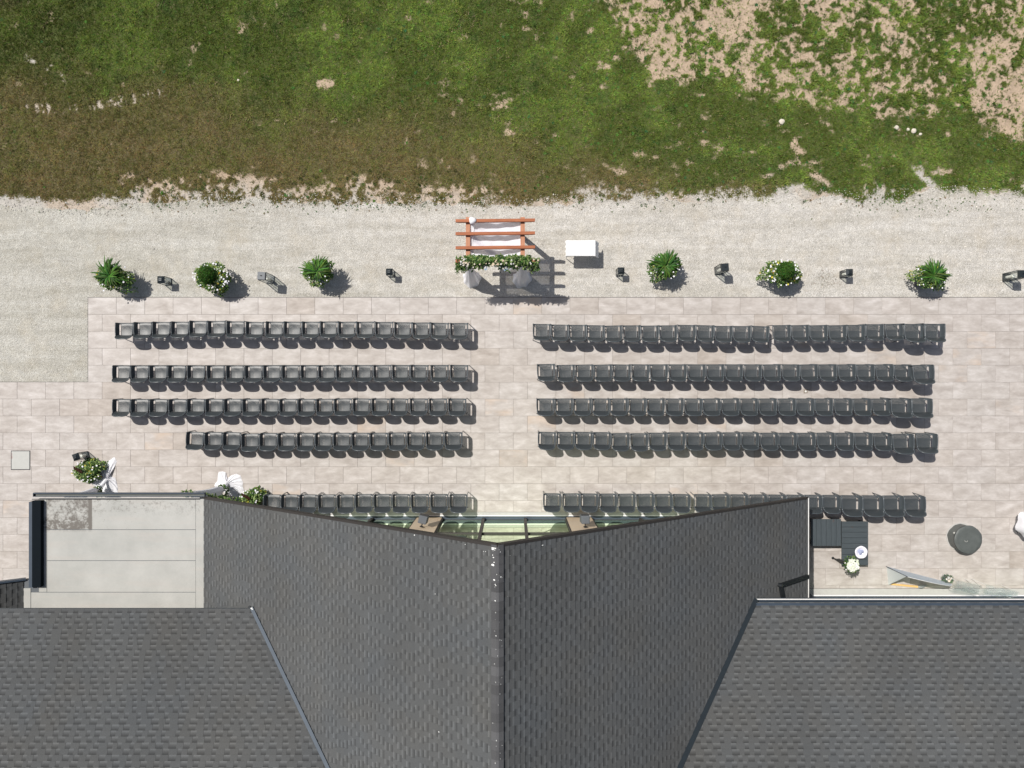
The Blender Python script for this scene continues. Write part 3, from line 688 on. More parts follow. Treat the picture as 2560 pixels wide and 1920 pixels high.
slope((0, WW[0], WW[1]), (0, -1, WW[2]), (1, 0, 0), (0, WW[2], 1), 6.6, -19.5, -.8, 'slope over the west wing',
      hide=lambda c: c.x > HX_W and c.z < zW(c.x)-.10, tone=.91, seedv=4)
# far-west gable, its east slope; the lowered tone paints its shade into the shingles
fx = P(58, 0, ZL).x; fy = P(0, 1450, ZL).y
slope((fx, fy, ZL), (-1, 0, .67), (0, -1, 0), (.67, 0, 1), 6.0, 0, 1.9, 'slope of the next gable beyond the flat roof', tone=.72, seedv=5)
allp = sorted([(p[0], di, pi) for di, (d, ps) in enumerate(PHOTO) for pi, p in enumerate(ps)], reverse=True)
top = set((di, pi) for _, di, pi in allp[:300])
for di, (d, ps) in enumerate(PHOTO):
    mb = MB()
    for pi, p in enumerate(ps):
        if (di, pi) in top:
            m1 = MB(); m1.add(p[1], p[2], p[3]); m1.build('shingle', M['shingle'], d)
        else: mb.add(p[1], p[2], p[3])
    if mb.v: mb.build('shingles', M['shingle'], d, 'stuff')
# ridge caps
y = RAKE_Y; i = 0; rr = random.Random(5)
while y > -10.9:
    L = .20; w = .135; tn = rr.choice([.065, .075, .085, .10, .08]); k = tn
    mb = MB(); h0 = .030; h1 = .020
    vs = []
    for yy, hh in ((y, h0-.012), (y-L-.012, h1+.012)):
        for dx, dz in ((-w, -w*SW+.006), (-w, -w*SW+.018), (-.03, -.006), (.03, -.006), (w, -w*SE+.018), (w, -w*SE+.006)):
            vs.append((RX+dx, yy, ZR+dz+hh))
    fs = [(j, j+6, j+7, j+1) for j in range(5)] + [(0,1,2,3,4,5), (11,10,9,8,7,6)]
    mb.add(vs, [tuple(reversed(f)) for f in fs], (k, k*1.0, k*1.03)); o = mb.build('ridge_cap', M['shingle'], hall)
    y -= L; i += 1
# bird droppings on the ridge and slopes
mb = MB()
def drop(px, py, r):
    z = ZR
    for _ in range(40):
        k = (H-z)/F; x = (px-1280)*k; z = min(zE(x), zW(x)) + (.052 if abs(x-RX) < .15 else .018)
    x, y = (px-1280)*(H-z)/F, (960-py)*(H-z)/F; sx = random.uniform(.6, 1.6)
    n = 7; vs = [(x + r*sx*math.cos(q*6.283/n)*random.uniform(.6, 1.1), y + r*math.sin(q*6.283/n)*random.uniform(.6, 1.1), z-.003 - ((x + r*sx*math.cos(q*6.283/n)) - x)*(SE if x > RX else -SW)) for q in range(n)] + [(x, y, z+.006)]
    mb.add(vs, [(q, (q+1) % n, n) for q in range(n)])
for px, py, r in [(1231,1370.5,.02),(1235,1370.5,.018),(1238.5,1371,.016),(1232,1374,.018),(1237,1375,.014),(1229,1373,.010),(1232,1388,.016),(1233.5,1394,.014),(1232,1412.5,.028),(1235,1406,.012),(1242,1436.5,.012),(1252,1442.5,.014),(1235,1450,.02),(1238,1461,.012),(1239.5,1464,.012),(1214,1379,.01),(1209,1379,.008),(1163,1361,.012),(1251,1380,.012),(1248,1375,.008),(1357,1363,.016),(1238,1502,.014),(1239,1532,.012),(1240,1590,.011),(1250,1600,.008),(1255,1615,.008),(1244,1640,.01),(1236,1660,.01),(1239,1706,.01),(1250,1735,.008),(1241,1852,.012),(1238,1908,.014),(1097,1830,.012),(1036,1338,.018),(1088,1485,.01)]: drop(px, py, r)
for i in range(26): drop(random.gauss(1243, 14), RAKE_Y and random.uniform(1375, 1900), random.uniform(.003, .008))
mb.build('bird_droppings', M['dropping'], hall, 'stuff')
# rake trim on the gable front, metal eave edges, valleys
def rake(a, b):
    mb = MB(); mb.bar(Vector(a)+Vector((0, .0, -.07)), Vector(b)+Vector((0, .0, -.07)), .03, .16); mb.build('rake_board', M['bronze'], hall)
    mb = MB(); mb.bar(Vector(a)+Vector((0, -.015, .018)), Vector(b)+Vector((0, -.015, .018)), .055, .012); mb.build('drip_edge', M['bronze'], hall)
rake((HX_E, RAKE_Y, ZL), (RX, RAKE_Y, ZR)); rake((HX_W, RAKE_Y, ZL), (RX, RAKE_Y, ZR)); 
def gutter(a, b, w=.12, h=.11, lipmat='white_metal', mat='navy', side=1, name='gutter'):
    a = Vector(a); b = Vector(b); d = (b-a).normalized(); out = d.cross(Vector((0,0,1)))*side
    g = MB(); g.bar(a+out*w/2-Vector((0,0,h)), b+out*w/2-Vector((0,0,h)), w, .012)
    g.bar(a+out*.006-Vector((0,0,h/2)), b+out*.006-Vector((0,0,h/2)), .012, h)
    g.bar(a+out*w-Vector((0,0,h/2)), b+out*w-Vector((0,0,h/2)), .012, h)
    g.obox(a+out*w/2-Vector((0,0,h/2)), d, out, (0,0,1), .006, w/2, h/2); g.obox(b+out*w/2-Vector((0,0,h/2)), d, out, (0,0,1), .006, w/2, h/2)
    o = g.build(name, M[mat], hall)
    l = MB(); l.bar(a+out*(w-.005)+Vector((0,0,.004)), b+out*(w-.005)+Vector((0,0,.004)), .028, .014); l.build('gutter_lip', M[lipmat], o); return o
gutter((HX_E-.02, RAKE_Y, ZL-.02), (HX_E-.02, -6.5, ZL-.02), .07, .09, side=-1)
gutter((WE[0] and (P(1890,0,WE[1]).x), WE[0]-.01, WE[1]-.02), (19.4, WE[0]-.01, WE[1]-.02), .10, .10, side=-1)
mb = MB(); mb.bar((P(1886,0,WE[1]).x, WE[0]-.05, WE[1]+.035), (19.4, WE[0]-.05, WE[1]+.035), .085, .012); mb.build('drip_edge', M['navy'], hall)
mb = MB(); mb.bar((-19.4, WW[0]-.02, WW[1]+.012), (P(632,0,WW[1]).x, WW[0]-.02, WW[1]+.012), .05, .02); mb.build('drip_edge', mat_plain('dark_drip', (.05, .055, .058), .85), hall)
def valley(pa, pb, east):
    A = Vector(pa); B = Vector(pb); B = A + (B-A)*1.35; d = (B-A).normalized()
    if east:
        mb = MB(); n = Vector((.2, .15, 1)).normalized(); mb.bar(A - d*.12 + n*.035, B + n*.035, .145, .02, up=n); mb.build('valley_flashing', mat_plain('valley_dark', (.010, .017, .023), .8, .0, var=.35, sc=9), hall)
    else:
        n = Vector((-.25, .2, 1)).normalized(); side = d.cross(n).normalized()
        mb = MB(); mb.bar(A + n*.055 - side*.035, B + n*.055 - side*.035, .10, .05, up=n); mb.build('valley_flashing', M['steel'], hall)
        mb = MB(); mb.bar(A - d*.10 + n*.02 + side*.055, B + n*.02 + side*.055, .07, .012, up=n); mb.build('valley_flashing', M['black'], hall)
        m2 = MB()
        for k in range(9): q = A + n*.085 - side*(.035+random.uniform(-.03, .03)) + d*random.uniform(.0, .09); m2.lathe(q, [(random.uniform(.008, .02), 0), (.004, .006)], 7)
        m2.build('bird_droppings', M['dropping'], hall, 'stuff')
valley((a[0], a[1], a[2]), (b[0], b[1], b[2]), True); valley((a2[0], a2[1], a2[2]), (b2[0], b2[1], b2[2]), False)
# downpipe that crosses from the wing gutter to the low eave
def onE(px, py, up):
    z = 3
    for _ in range(40): k = (H-z)/F; x = (px-1280)*k; z = zE(x)+up
    k = (H-z)/F; return Vector((x, (960-py)*k, z))
p0 = onE(1958, 1500, .12); p1 = onE(1952, 1464, .08); p2 = onE(2020, 1441, .06)
mb = MB(); mb.bar(p0, p1, .11, .075, up=(.5, 0, .8)); mb.bar(p1 + Vector((-.03, 0, .01)), p2, .11, .075, up=(.5, 0, .8)); mb.tube([p1+Vector((-.06, .02, -.03)), p1+Vector((.03, .0, .05))], .062, 10)
mb.build('downpipe', M['black'], hall)
# walls
mb = MB()
mb.box(-9.30, 8.35, FAC_Y-.35, FAC_Y-.30, 2.05, 2.2)   # beam inside
mb.build('interior_beam', M['interior'], hall)
mb = MB(); mb.box(-9.3, 8.35, -13.5, FAC_Y-.04, -.05, -.015); mb.build('interior_floor', M['interior'], hall)
mb = MB(); mb.box(8.35, 8.45, -13.5, FAC_Y, -.02, ZL+.12); mb.build('wall', M['siding'], hall)
mb = MB(); mb.box(-9.4, -9.32, -13.5, FAC_Y+.3, -.02, ZL-.25); mb.build('wall', M['siding'], hall)
mb = MB(); mb.box(-9.3, 8.35, -13.6, -13.5, -.02, 6); mb.build('wall', M['siding'], hall)
mb = MB(); mb.box(-9.3, 8.5, -4.46, -4.422, -.02, .012); mb.build('threshold', M['bright_strip'], hall)
mb = MB(); mb.box(-9.3, 8.5, FAC_Y+.012, -4.462, -.02, .02); mb.build('sill', M['navy'], hall)
def gable_top(x): return min(zE(x), zW(x)) - .22
cols = [(1043, 1105), (1416, 1478), (650, 700), (1830, 1880)]
def XG(px): return (px-1280)*H/F
pil = [(XG(a), XG(b)) for a, b in cols]
for (xa, xb) in pil:
    mb = MB(); zt = min(gable_top(xa), gable_top(xb)); mb.box(xa, xb, FAC_Y-.12, FAC_Y+.09, -.01, zt); mb.build('wall', M['cream'], hall)
    mb = MB(); mb.box(xa-.004, xb+.004, FAC_Y+.085, FAC_Y+.105, .0, .05); mb.build('plinth', M['bronze'], hall)
bays = [(XG(1105), XG(1416), [1208.6, 1312.8]), (XG(700), XG(1043), [818, 931]), (XG(1478), XG(1830), [1600, 1715]), (-9.30, XG(650), [600]), (XG(1880), 8.35, [])]
for xa, xb, ms in bays:
    zt = min(gable_top(xa), gable_top(xb)); xm = (xa+xb)/2
    ztm = gable_top(RX) if xa < RX < xb else zt
    ed = [xa] + [XG(m) for m in ms] + [xb]
    win = MB(); fw = .045
    win.box(xa, xb, FAC_Y-.05, FAC_Y+.010, -.01, .035); win.box(xa, xb, FAC_Y-.045, FAC_Y+.045, 2.26, 2.32)
    for e_ in ed: win.box(e_-fw, e_+fw, FAC_Y-.06, FAC_Y+.07, .036, gable_top(e_)-.01)
    w_ = win.build('window', M['bronze'], hall)
    for q in range(len(ed)-1):
        for z0, z1 in ((.036, 2.26), (2.32, None)):
            pm = MB(); x0, x1 = ed[q]+fw, ed[q+1]-fw
            if z1 is None:
                xs_ = [x0] + ([RX] if x0 < RX < x1 else []) + [x1]
                top_ = [(x, FAC_Y, gable_top(x)) for x in reversed(xs_)]
                if min(t[2] for t in top_) < z0+.02: continue
                vs = [(x0, FAC_Y, z0), (x1, FAC_Y, z0)] + top_; nn = len(vs)
                pm.add(vs, [tuple(range(nn))])
            else: pm.add([(x0, FAC_Y, z0), (x1, FAC_Y, z0), (x1, FAC_Y, z1), (x0, FAC_Y, z1)], [(0,1,2,3)])
            pm.build('pane', M['window'], w_)
# east wing front
WY = -7.16
mb = MB(); mb.box(8.5, 19.4, WY-.10, WY-.03, 2.55, WE[1]+.1); mb.build('wall', M['siding'], hall)
mb = MB(); mb.box(9.95, 19.4, WY+.012, WY+.05, -.01, .035); mb.build('threshold', M['bright_strip'], hall)
mb = MB(); mb.box(8.6, 9.95, -7.3, -7.0, -.02, 2.5); mb.build('wall', M['navy'], hall)
mb = MB(); mb.box(9.95, 19.4, WY-.08, WY+.01, -.01, .16)
xs_ = [9.98, 11.6, 13.15, 14.7, 16.25, 17.8, 19.35]
for e_ in xs_: mb.box(e_-.035, e_+.035, WY-.07, WY+.008, .161, 2.55)
mb.box(9.95, 19.4, WY-.075, WY+.006, 2.50, 2.56); w_ = mb.build('window', M['navy'], hall)
for q in range(len(xs_)-1):
    pm = MB(); x0, x1 = xs_[q]+.035, xs_[q+1]-.035; pm.add([(x0, WY-.03, .16), (x1, WY-.03, .16), (x1, WY-.03, 2.5), (x0, WY-.03, 2.5)], [(0,1,2,3)]); pm.build('pane', M['window'], w_)
mb = MB(); mb.box(8.6, 19.4, -12, WY-.1, -.05, -.015); mb.build('interior_floor', M['siding'], hall)
# flat-roofed block between the gables
fz = ZL; F0 = P(97, 0, fz).x; F1 = P(509, 0, fz).x; FY = P(0, 1247, fz).y
mb = MB(); mb.box(-14.4, -9.32, -9, -3.95, -.02, fz-.2); mb.build('wall', M['siding'], hall)
mb = MB(); mb.box(F0-.02, HX_W+.15, -8.5, FY+.0, fz-.19, fz-.02); mb.box(P(57,0,fz).x, F0-.02, -8.5, P(0,1450,fz).y, fz-.19, fz-.02); flat = mb.build('flat_roof', M['siding'], hall)
ysm = [FY-.01] + [P(0, v_, fz).y for v_ in (1324, 1401.5, 1480.5)] + [-8.4]; xa, xb = P(117, 0, fz).x, P(488.5, 0, fz).x; xc = P(77, 0, fz).x
for i in range(4):
    x0 = xa if i < 3 else xc
    mb = MB(); n_ = 12
    mb.add([(x0, ysm[i]-.012, fz-.016), (xb, ysm[i]-.012, fz-.016), (x0, ysm[i]-.014, fz-.008-.001*i), (xb, ysm[i]-.014, fz-.008-.001*i), (x0, ysm[i+1]+.004, fz-.012), (xb, ysm[i+1]+.004, fz-.012)], [(1,0,2,3), (3,2,4,5)])
    mb.build('membrane_sheet', M['membrane'], flat)
for x0, x1, y0, y1 in ((xb+.009, F1+.03, -8.4, FY-.01), (F0, xa-.009, P(0, 1470, fz).y, FY-.01), (P(57,0,fz).x, xc-.009, -8.4, P(0, 1470, fz).y-.01)):
    mb = MB(); mb.bbox(x0, x1, y0, y1, fz-.018, fz-.004, .004); mb.build('membrane_sheet', M['membrane'], flat)
mb = MB(); mb.box(F0, xa-.009, P(0,1480,fz).y, P(0, 1470, fz).y-.004, fz-.018, fz-.008); mb.build('membrane_sheet', M['membrane'], flat)
mb = MB(); mb.bar((P(80,0,fz).x, FY+.03, fz+.012), (P(500,0,fz).x, FY+.03, fz+.012), .022, .012); mb.build('metal_edge', M['ledge'], flat)
mb = MB(); mb.bar((P(80,0,fz).x, FY-.012, fz+.0), (P(500,0,fz).x, FY-.012, fz+.0), .02, .02); mb.build('metal_edge', M['black'], flat)
g_ = gutter((P(511,0,fz).x, FY+.062, fz+.01), (P(83,0,fz).x, FY+.062, fz+.01), .115, .10, 'navy', 'navy', side=1)
mb = MB(); mb.bar((P(509,0,fz).x, FY+.10, fz-.065), (P(86,0,fz).x, FY+.10, fz-.065), .055, .01); mb.build('gutter_bottom', M['cover'], g_)
mb = MB(); wx0, wx1 = P(80,0,fz+.15).x, P(101.5,0,fz+.15).x
mb.box(wx0, wx1, P(0,1468,fz+.15).y, P(0,1252,fz+.15).y, fz+.0, fz+.15); mb.build('parapet_cap', mat_plain('black_felt', (.008, .011, .014), .9, spec=.05), flat)
mb = MB(); mb.box(P(72,0,fz+.1).x, wx0-.004, P(0,1469,fz+.1).y, P(0,1255,fz+.1).y, fz-.12, fz+.10); mb.build('fascia', M['navy'], flat)
# far-west gable front
k = .67; xw = fx-4.5
mb = MB(); mb.bar((fx+.05, fy+.02, ZL-.05), (xw, fy+.02, ZL-.05+4.5*k), .05, .2); mb.build('rake_board', M['navy'], hall)
mb = MB(); mb.box(-19, fx-.3, -9, fy-.9, -.02, 2.3); mb.build('wall', M['siding'], hall)
# loudspeakers on the cream piers
def speaker(px, py, rz, lab, left):
    p = P(px, py, 1.9); t = thing('loudspeaker', lab, 'speaker', (p.x, FAC_Y+.36, 1.85), rz, 'loudspeakers on the cream piers')
    mb = MB(); w, d, h = .15, .15, .20
    mb.add([(-w,-d*.7,-h),(w,-d*.7,-h),(w*1.0,d,-h*.8),(-w*1.0,d,-h*.8),(-w*.85,-d*.7,h),(w*.85,-d*.7,h),(w*.9,d,h*.92),(-w*.9,d,h*.92)], [(0,3,2,1),(4,5,6,7),(0,1,5,4),(1,2,6,5),(2,3,7,6),(3,0,4,7)])
    bv = mb.build('cabinet', M['speaker'], t); mo = bv.modifiers.new('b', 'BEVEL'); mo.width = .02; mo.segments = 3
    mb = MB(); mb.add([(-w*.84, d+.004, -h*.72), (w*.84, d+.004, -h*.72), (w*.78, d+.004, h*.8), (-w*.78, d+.004, h*.8)], [(0,3,2,1)]); mb.build('grille', M['black'], t)
    mb = MB(); mb.tube([(0, -.07, -.02), (0, -.16, -.03), (0, -.235, -.03)], .018, 8); mb.box(-.05, .05, -.24, -.225, -.10, .06); mb.build('bracket', M['black'], t)
speaker(1057.5, 1303, R(-14), 'grey loudspeaker on the cream pier left of the gable point', True)
speaker(1463, 1305, R(2), 'grey loudspeaker on the cream pier right of the gable point', False)

# ------------------------------------------------------------------ chairs
def make_chair():
    t = thing('armchair', 'x', 'chair', (0, 0, 0), 0, 'grey armchairs set out in rows facing the pergola')
    ks = []
    s_ = MB(); s_.sm = True
    s_.grid(lambda a, b: (-.185+.37*a, -.175+.40*b, .432 - .012*math.sin(math.pi*a)*math.sin(math.pi*b) + .012*abs(b-.5) - (.025*max(0, b-.92)/.08)), 6, 8)
    ks.append(s_.build('seat', M['seat'], t))
    fr = MB(); fr.tube([(-.28, .228, .50), (-.235, .230, .425), (-.18, .232, .415), (.18, .232, .415), (.235, .230, .425), (.28, .228, .50)], .011, 6)
    fr.tube([(-.185, -.18, .44), (-.19, .2, .425)], .008, 5); fr.tube([(.185, -.18, .44), (.19, .2, .425)], .008, 5)
    ks.append(fr.build('seat_frame', M['chair'], t))
    def top(a):
        q = 2*a-1; return Vector((.262*math.copysign(abs(math.sin(q*math.pi/2))**.85, q), -.205 - .112*(1-abs(q)**2.4), .635 + .155*(1-abs(q)**2.2)))
    def bot(a):
        q = 2*a-1; return Vector((.205*q, -.168 - .004*(1-q*q), .425))
    b_ = MB(); b_.sm = True
    def bk(a, b):
        p, q = bot(a), top(a); r = p.lerp(q, b); r.y += .035*math.sin(math.pi*b); return r
    b_.grid(bk, 12, 5); ks.append(b_.build('backrest', M['back'], t))
    r_ = MB(); r_.sm = True; r_.tube([top(i/14) for i in range(15)], .0155, 7, flat=1.2); ks.append(r_.build('top_rail', M['chair'], t))
    for sg in (-1, 1):
        a_ = MB(); a_.sm = True
        a_.tube([(sg*.262, -.205, .635), (sg*.280, -.12, .628), (sg*.287, .0, .620), (sg*.289, .15, .612), (sg*.288, .215, .603), (sg*.286, .232, .58)], [.0125, .013, .014, .014, .013, .012], 7, flat=.9)
        ks.append(a_.build('armrest', M['chair'], t))
        p_ = MB()
        ys_ = [-.195, -.172, -.150, .160, .186, .225]; inn = [.188, .188, .188, .188, .188, .188]
        slot_o = [None, .205, .236, .236, .215, None]
        for j in range(5):
            ya, yb = ys_[j], ys_[j+1]
            oa = .246; zt = .612
            p_.add([(sg*oa, ya, .452), (sg*oa, yb, .452), (sg*.270, yb, .52), (sg*.270, ya, .52), (sg*.286, yb, zt), (sg*.286, ya, zt)], [(0,1,2,3), (3,2,4,5)])
            if j in (0, 4): p_.add([(sg*.186, ya, .436), (sg*.186, yb, .436), (sg*.246, yb, .452), (sg*.246, ya, .452)], [(0,1,2,3)])
            elif j in (1, 3):
                yo, yi = (ya, yb) if j == 1 else (yb, ya)
                p_.add([(sg*.186, yo, .436), (sg*.204, yo, .441), (sg*.186, yi, .436)], [(0,1,2)]); p_.add([(sg*.246, yo, .452), (sg*.228, yo, .447), (sg*.246, yi, .452)], [(0,1,2)])
        # inner lip of the slot
        p_.tube([(sg*.246, -.17, .452), (sg*.246, .20, .452)], .007, 5)
        ks.append(p_.build('side_panel', M['chair'], t))
        l_ = MB(); l_.tube([(sg*.286, .228, .585), (sg*.283, .232, .43), (sg*.280, .245, .20), (sg*.278, .252, .0)], [.014, .017, .014, .011], 7); ks.append(l_.build('leg', M['chair'], t))
        l_ = MB(); l_.tube([(sg*.262, -.205, .62), (sg*.235, -.205, .44), (sg*.26, -.245, .2), (sg*.275, -.275, .0)], [.012, .018, .014, .011], 7); ks.append(l_.build('leg', M['chair'], t))
    KIDS[t.name] = ks; return t
ORD = ['first','second','third','fourth','fifth','sixth','seventh','eighth','ninth','tenth','eleventh','twelfth','thirteenth','fourteenth','fifteenth','sixteenth','seventeenth','eighteenth','nineteenth','twentieth','twenty-first','twenty-second']
ROWN = ['front', 'second', 'third', 'fourth', 'back']
A1 = [300,460,620,782,940,1100,1262,1428,1600,1757,1914,2071,2228,2386,2546,2711,2869,3026,3194]
A2 = [275,435,595,755,922,1092,1258,1420,1580,1740,1903,2055,2209,2369,2531,2693,2851,3026,3194]
A3 = [275,435,597,762,920,1080,1240,1400,1562,1720,1878,2037,2191,2353,2516,2676,2846,3012,3178]
A4 = [912,1072,1230,1390,1547,1705,1870,2026,2184,2344,2501,2661,2821,2986,3146]
A5 = [335,487,645,808,972,1130,1290,1450,1612,1780,1945]
B1 = [178,335,488,643,795,955,1112,1270,1430,1590,1748,1908,2066,2251,2411,2571,2734,2896,3056,3224,3386,3556]
B2 = [215,385,548,708,868,1030,1190,1352,1515,1677,1838,2002,2166,2331,2488,2651,2816,2976,3141,3301,3461]
B3 = [210,370,530,690,845,1003,1162,1325,1488,1645,1808,1970,2131,2296,2456,2616,2784,2948,3111,3271,3446]
B4 = [222,385,540,698,858,1020,1180,1340,1500,1660,1818,1978,2145,2306,2466,2634,2796,2958,3124,3286,3491]
B5 = [682,850,1003,1165,1325,1487,1645,1800,1985,2138,2300,2465,2628,2785,2940,3097,3259,3442,3619,3802]
YL = [[160,155,152,150,143,143,147,152,150,150,150,148,150,150,152,155,157,160,162], [531]*8+[529]*4+[527]*7, [825]*4+[822]*8+[819]*7, [1110,1112,1113,1124,1120,1120,1120,1119,1118,1118,1117,1115,1115,1113,1112], None]
YR = [[170,176,178,181,184,182,184,182,178,181,187,188,188,180,180,181,181,178,172,170,170,168], [519,526,524,524,523,522]+[522]*9+[522]*4+[524,527], [819]*21, [1110,1110,1110,1112,1121,1122,1117,1114,1115,1114,1114,1113,1117,1118,1118,1116,1117,1117,1119,1128,1123], None]
chair0 = make_chair(); used = [False]
def put_chair(pxl, pyf, label, big, rz):
    zA = .61 if not big else .74; k = (H-zA)/F
    w = .289 if not big else .345
    X = (pxl-1280)*k + w; Y = (960-pyf)*k - (.235 if not big else .262)
    sc = (1.19, 1.12, 1.22) if big else None
    if not used[0]:
        used[0] = True; chair0.location = (X, Y, 0); chair0.rotation_euler = (0, 0, rz); chair0['label'] = label; return
    dup(chair0, (X, Y, 0), rz, label, sc)
for r, (AA, YY) in enumerate(zip([A1, A2, A3, A4, A5], YL)):
    n = len(AA)
    for i, v_ in enumerate(AA):
        if r < 4: px, py = 200+v_/3.456, 760+YY[i]/3.456
        else: px, py = 560+v_/3.456, 1100+(480 if i < 5 else 476)/3.456
        lab = 'grey armchair in the %s row left of the aisle, %s chair out from the aisle' % (ROWN[r], ORD[n-1-i])
        if i == n-1: lab = 'grey armchair at the aisle end of the %s row, left side' % ROWN[r]
        if i == 0: lab = 'grey armchair at the outer left end of the %s row' % ROWN[r]
        rz = R(random.uniform(-1.3, 1.3)) + (R(-3) if (r == 3 and i == 0) else 0)
        put_chair(px + 1.5, py, lab, False, rz)
for r, (AA, YY) in enumerate(zip([B1, B2, B3, B4, B5], YR)):
    n = len(AA); nb = [2, 1, 2, 2, 4][r]
    for i, v_ in enumerate(AA):
        if r < 4: px, py = 1280+v_/3.456, 760+YY[i]/3.456
        else: px, py = 1160+v_/3.456, 1160+(262+ (18*i/19.0) + (4 if i > 15 else 0))/3.456
        big = i >= n-nb
        lab = 'grey armchair in the %s row right of the aisle, %s chair out from the aisle' % (ROWN[r], ORD[i])
        if big: lab = 'taller wider grey armchair in the %s row, %s from its right end' % (ROWN[r], ORD[n-1-i])
        if i == n-1: lab = 'taller wider grey armchair at the right end of the %s row' % ROWN[r]
        if i == 0: lab = 'grey armchair at the aisle end of the %s row, right side' % ROWN[r]
        put_chair(px + 1.0, py, lab, big, R(random.uniform(-1.5, 1.5)) + (R(-2.5) if (r == 0 and i == 12) else 0))

# ------------------------------------------------------------------ pergola
BX = (1238-1280)/81.6; BYS = [5.01, 4.616, 4.185, 3.78]; SXL, SXR = -1.355, .328
per = thing('pergola', 'small cedar pergola with four crossbeams over the gravel at the head of the aisle', 'pergola', (BX, 4.4, 0))
ox, oy = BX, 4.4
for sx_ in (SXL, SXR):
    for yy in (4.98, 3.80):
        mb = MB(); mb.bbox(sx_-ox-.06, sx_-ox+.06, yy-oy-.06, yy-oy+.06, -.03, 2.06, .004); mb.build('post', M['cedar_y'], per)
    mb = MB(); mb.box(sx_-ox-.066, sx_-ox+.066, 3.66-oy, 5.135-oy, 2.061, 2.15); mb.build('side_beam', M['cedar_y'], per)
for yy in BYS:
    mb = MB(); x0, x1, c = -1.215, 1.22, .09
    mb.add([(x0+c,yy-oy-.045-.012,2.151),(x1-c,yy-oy-.045+.012,2.151),(x1-c,yy-oy+.045+.012,2.151),(x0+c,yy-oy+.045-.012,2.151),
            (x0,yy-oy-.045-.012,2.20),(x1,yy-oy-.045+.012,2.20),(x1,yy-oy+.045+.012,2.20),(x0,yy-oy+.045-.012,2.20),
            (x0,yy-oy-.045-.012,2.265),(x1,yy-oy-.045+.012,2.265),(x1,yy-oy+.045+.012,2.265),(x0,yy-oy+.045-.012,2.265)],
           [(0,3,2,1),(8,9,10,11),(0,1,5,4),(4,5,9,8),(1,2,6,5),(5,6,10,9),(2,3,7,6),(6,7,11,10),(3,0,4,7),(7,4,8,11)])
    mb.build('crossbeam', M['cedar'], per)
# ceiling drape: sheer voile swagged between the beams
def swag(a, b):
    x = -1.285 + 1.545*a; y = 5.06 - 1.22*b
    sag = .09*abs(math.sin(b*math.pi*3))*math.sin(math.pi*a)**.7 + .05*math.sin(math.pi*a)
    fold = .018*math.sin(a*9+b*7) + .012*math.sin(a*23-b*11)
    y += .05*math.sin(math.pi*a)*math.sin(b*math.pi) - .02*math.sin(a*5)
    return (x, y, 2.07 - sag + fold)
mb = MB(); mb.sm = True; mb.grid(swag, 40, 48)
o = mb.build('ceiling_drape', M['sheer']); tag(o, 'sheer white voile swagged under the pergola crossbeams as a ceiling', 'drape')
kn = MB(); kn.sm = True; kn.lathe(P(1181, 551, 2.28), [(.10, -.06), (.115, -.01), (.09, .03), (.04, .045)], 12, wob=lambda t, i: 1+.18*math.sin(3*t+i))
kn.grid(lambda a, b: (-1.30+.10*a+.02*math.sin(b*9), 5.03-1.2*b, 2.05+.02*math.sin(a*6.28)+.04*(1-b)), 4, 12)
kn.build('knot', M['cloth'], o)
# post drapes, tied and flaring to the ground
def post_drape(x, y, by, r0, lab, ph):
    t = MB(); t.sm = True; n = 40; prof = [(.075, 2.04), (.085, 1.7), (.095, 1.45), (.13, 1.15), (.17, .8), (.20, .4), (.25, .1), (.30, -.012)]
    vs = []; fs = []
    for i, (r, z) in enumerate(prof):
        k = 1 - z/2.04
        for j in range(n):
            a = R(150) + R(255)*j/(n-1); w = 1 + (.03+.035*k)*math.sin(a*7+ph+i*.15) + .05*math.sin(a*3+ph)
            vs.append((x + r0*r*w*math.cos(a), y + (by-y)*min(1, k*1.5) + r0*r*w*math.sin(a), z))
    for i in range(len(prof)-1):
        for j in range(n-1): j2 = j+1; fs.append((i*n+j, (i+1)*n+j, (i+1)*n+j2, i*n+j2))
    t.add(vs, fs); o = t.build('post_drape', M['cloth']); tag(o, lab, 'drape', 'white drapes on the front pergola posts')
post_drape(SXL, 3.80, 3.56, 1.0, 'white satin drape tied round the left front pergola post, flaring on the gravel', .3)
post_drape(SXR, 3.80, 3.56, 1.05, 'white satin drape tied round the right front pergola post, flaring on the gravel', 1.4)
# garland along the front crossbeam
def rose(mb, p, r, col):
    for ring, (k, rr_, z) in enumerate(((6, 1.0, 0), (5, .65, .35), (3, .3, .6))):
        for i in range(k):
            a = i*6.283/k + ring*.5
            d = Vector((math.cos(a), math.sin(a), .35+ring*.4)); mb.leaf(Vector(p)+Vector((0,0,z*r)), d, r*rr_, r*.95, .1, col)
GREENS = [(.035, .085, .018), (.055, .13, .022), (.10, .19, .035), (.028, .065, .018), (.20, .26, .09)]
def leafcol(dark=1.0, extra=0):
    c = random.choice(GREENS + ([(.24, .32, .12)]*extra)); b = random.uniform(.7, 1.3)*dark; return tuple(x*b for x in c)
gar = thing('flower_garland', 'leafy garland of white roses along the front crossbeam of the pergola', 'garland', (0, 0, 0))
mb = MB(); fl = MB(); random.seed(21)
def gden(px):
    return 1.0 if (1148 < px < 1212 or 1248 < px < 1330) else .55
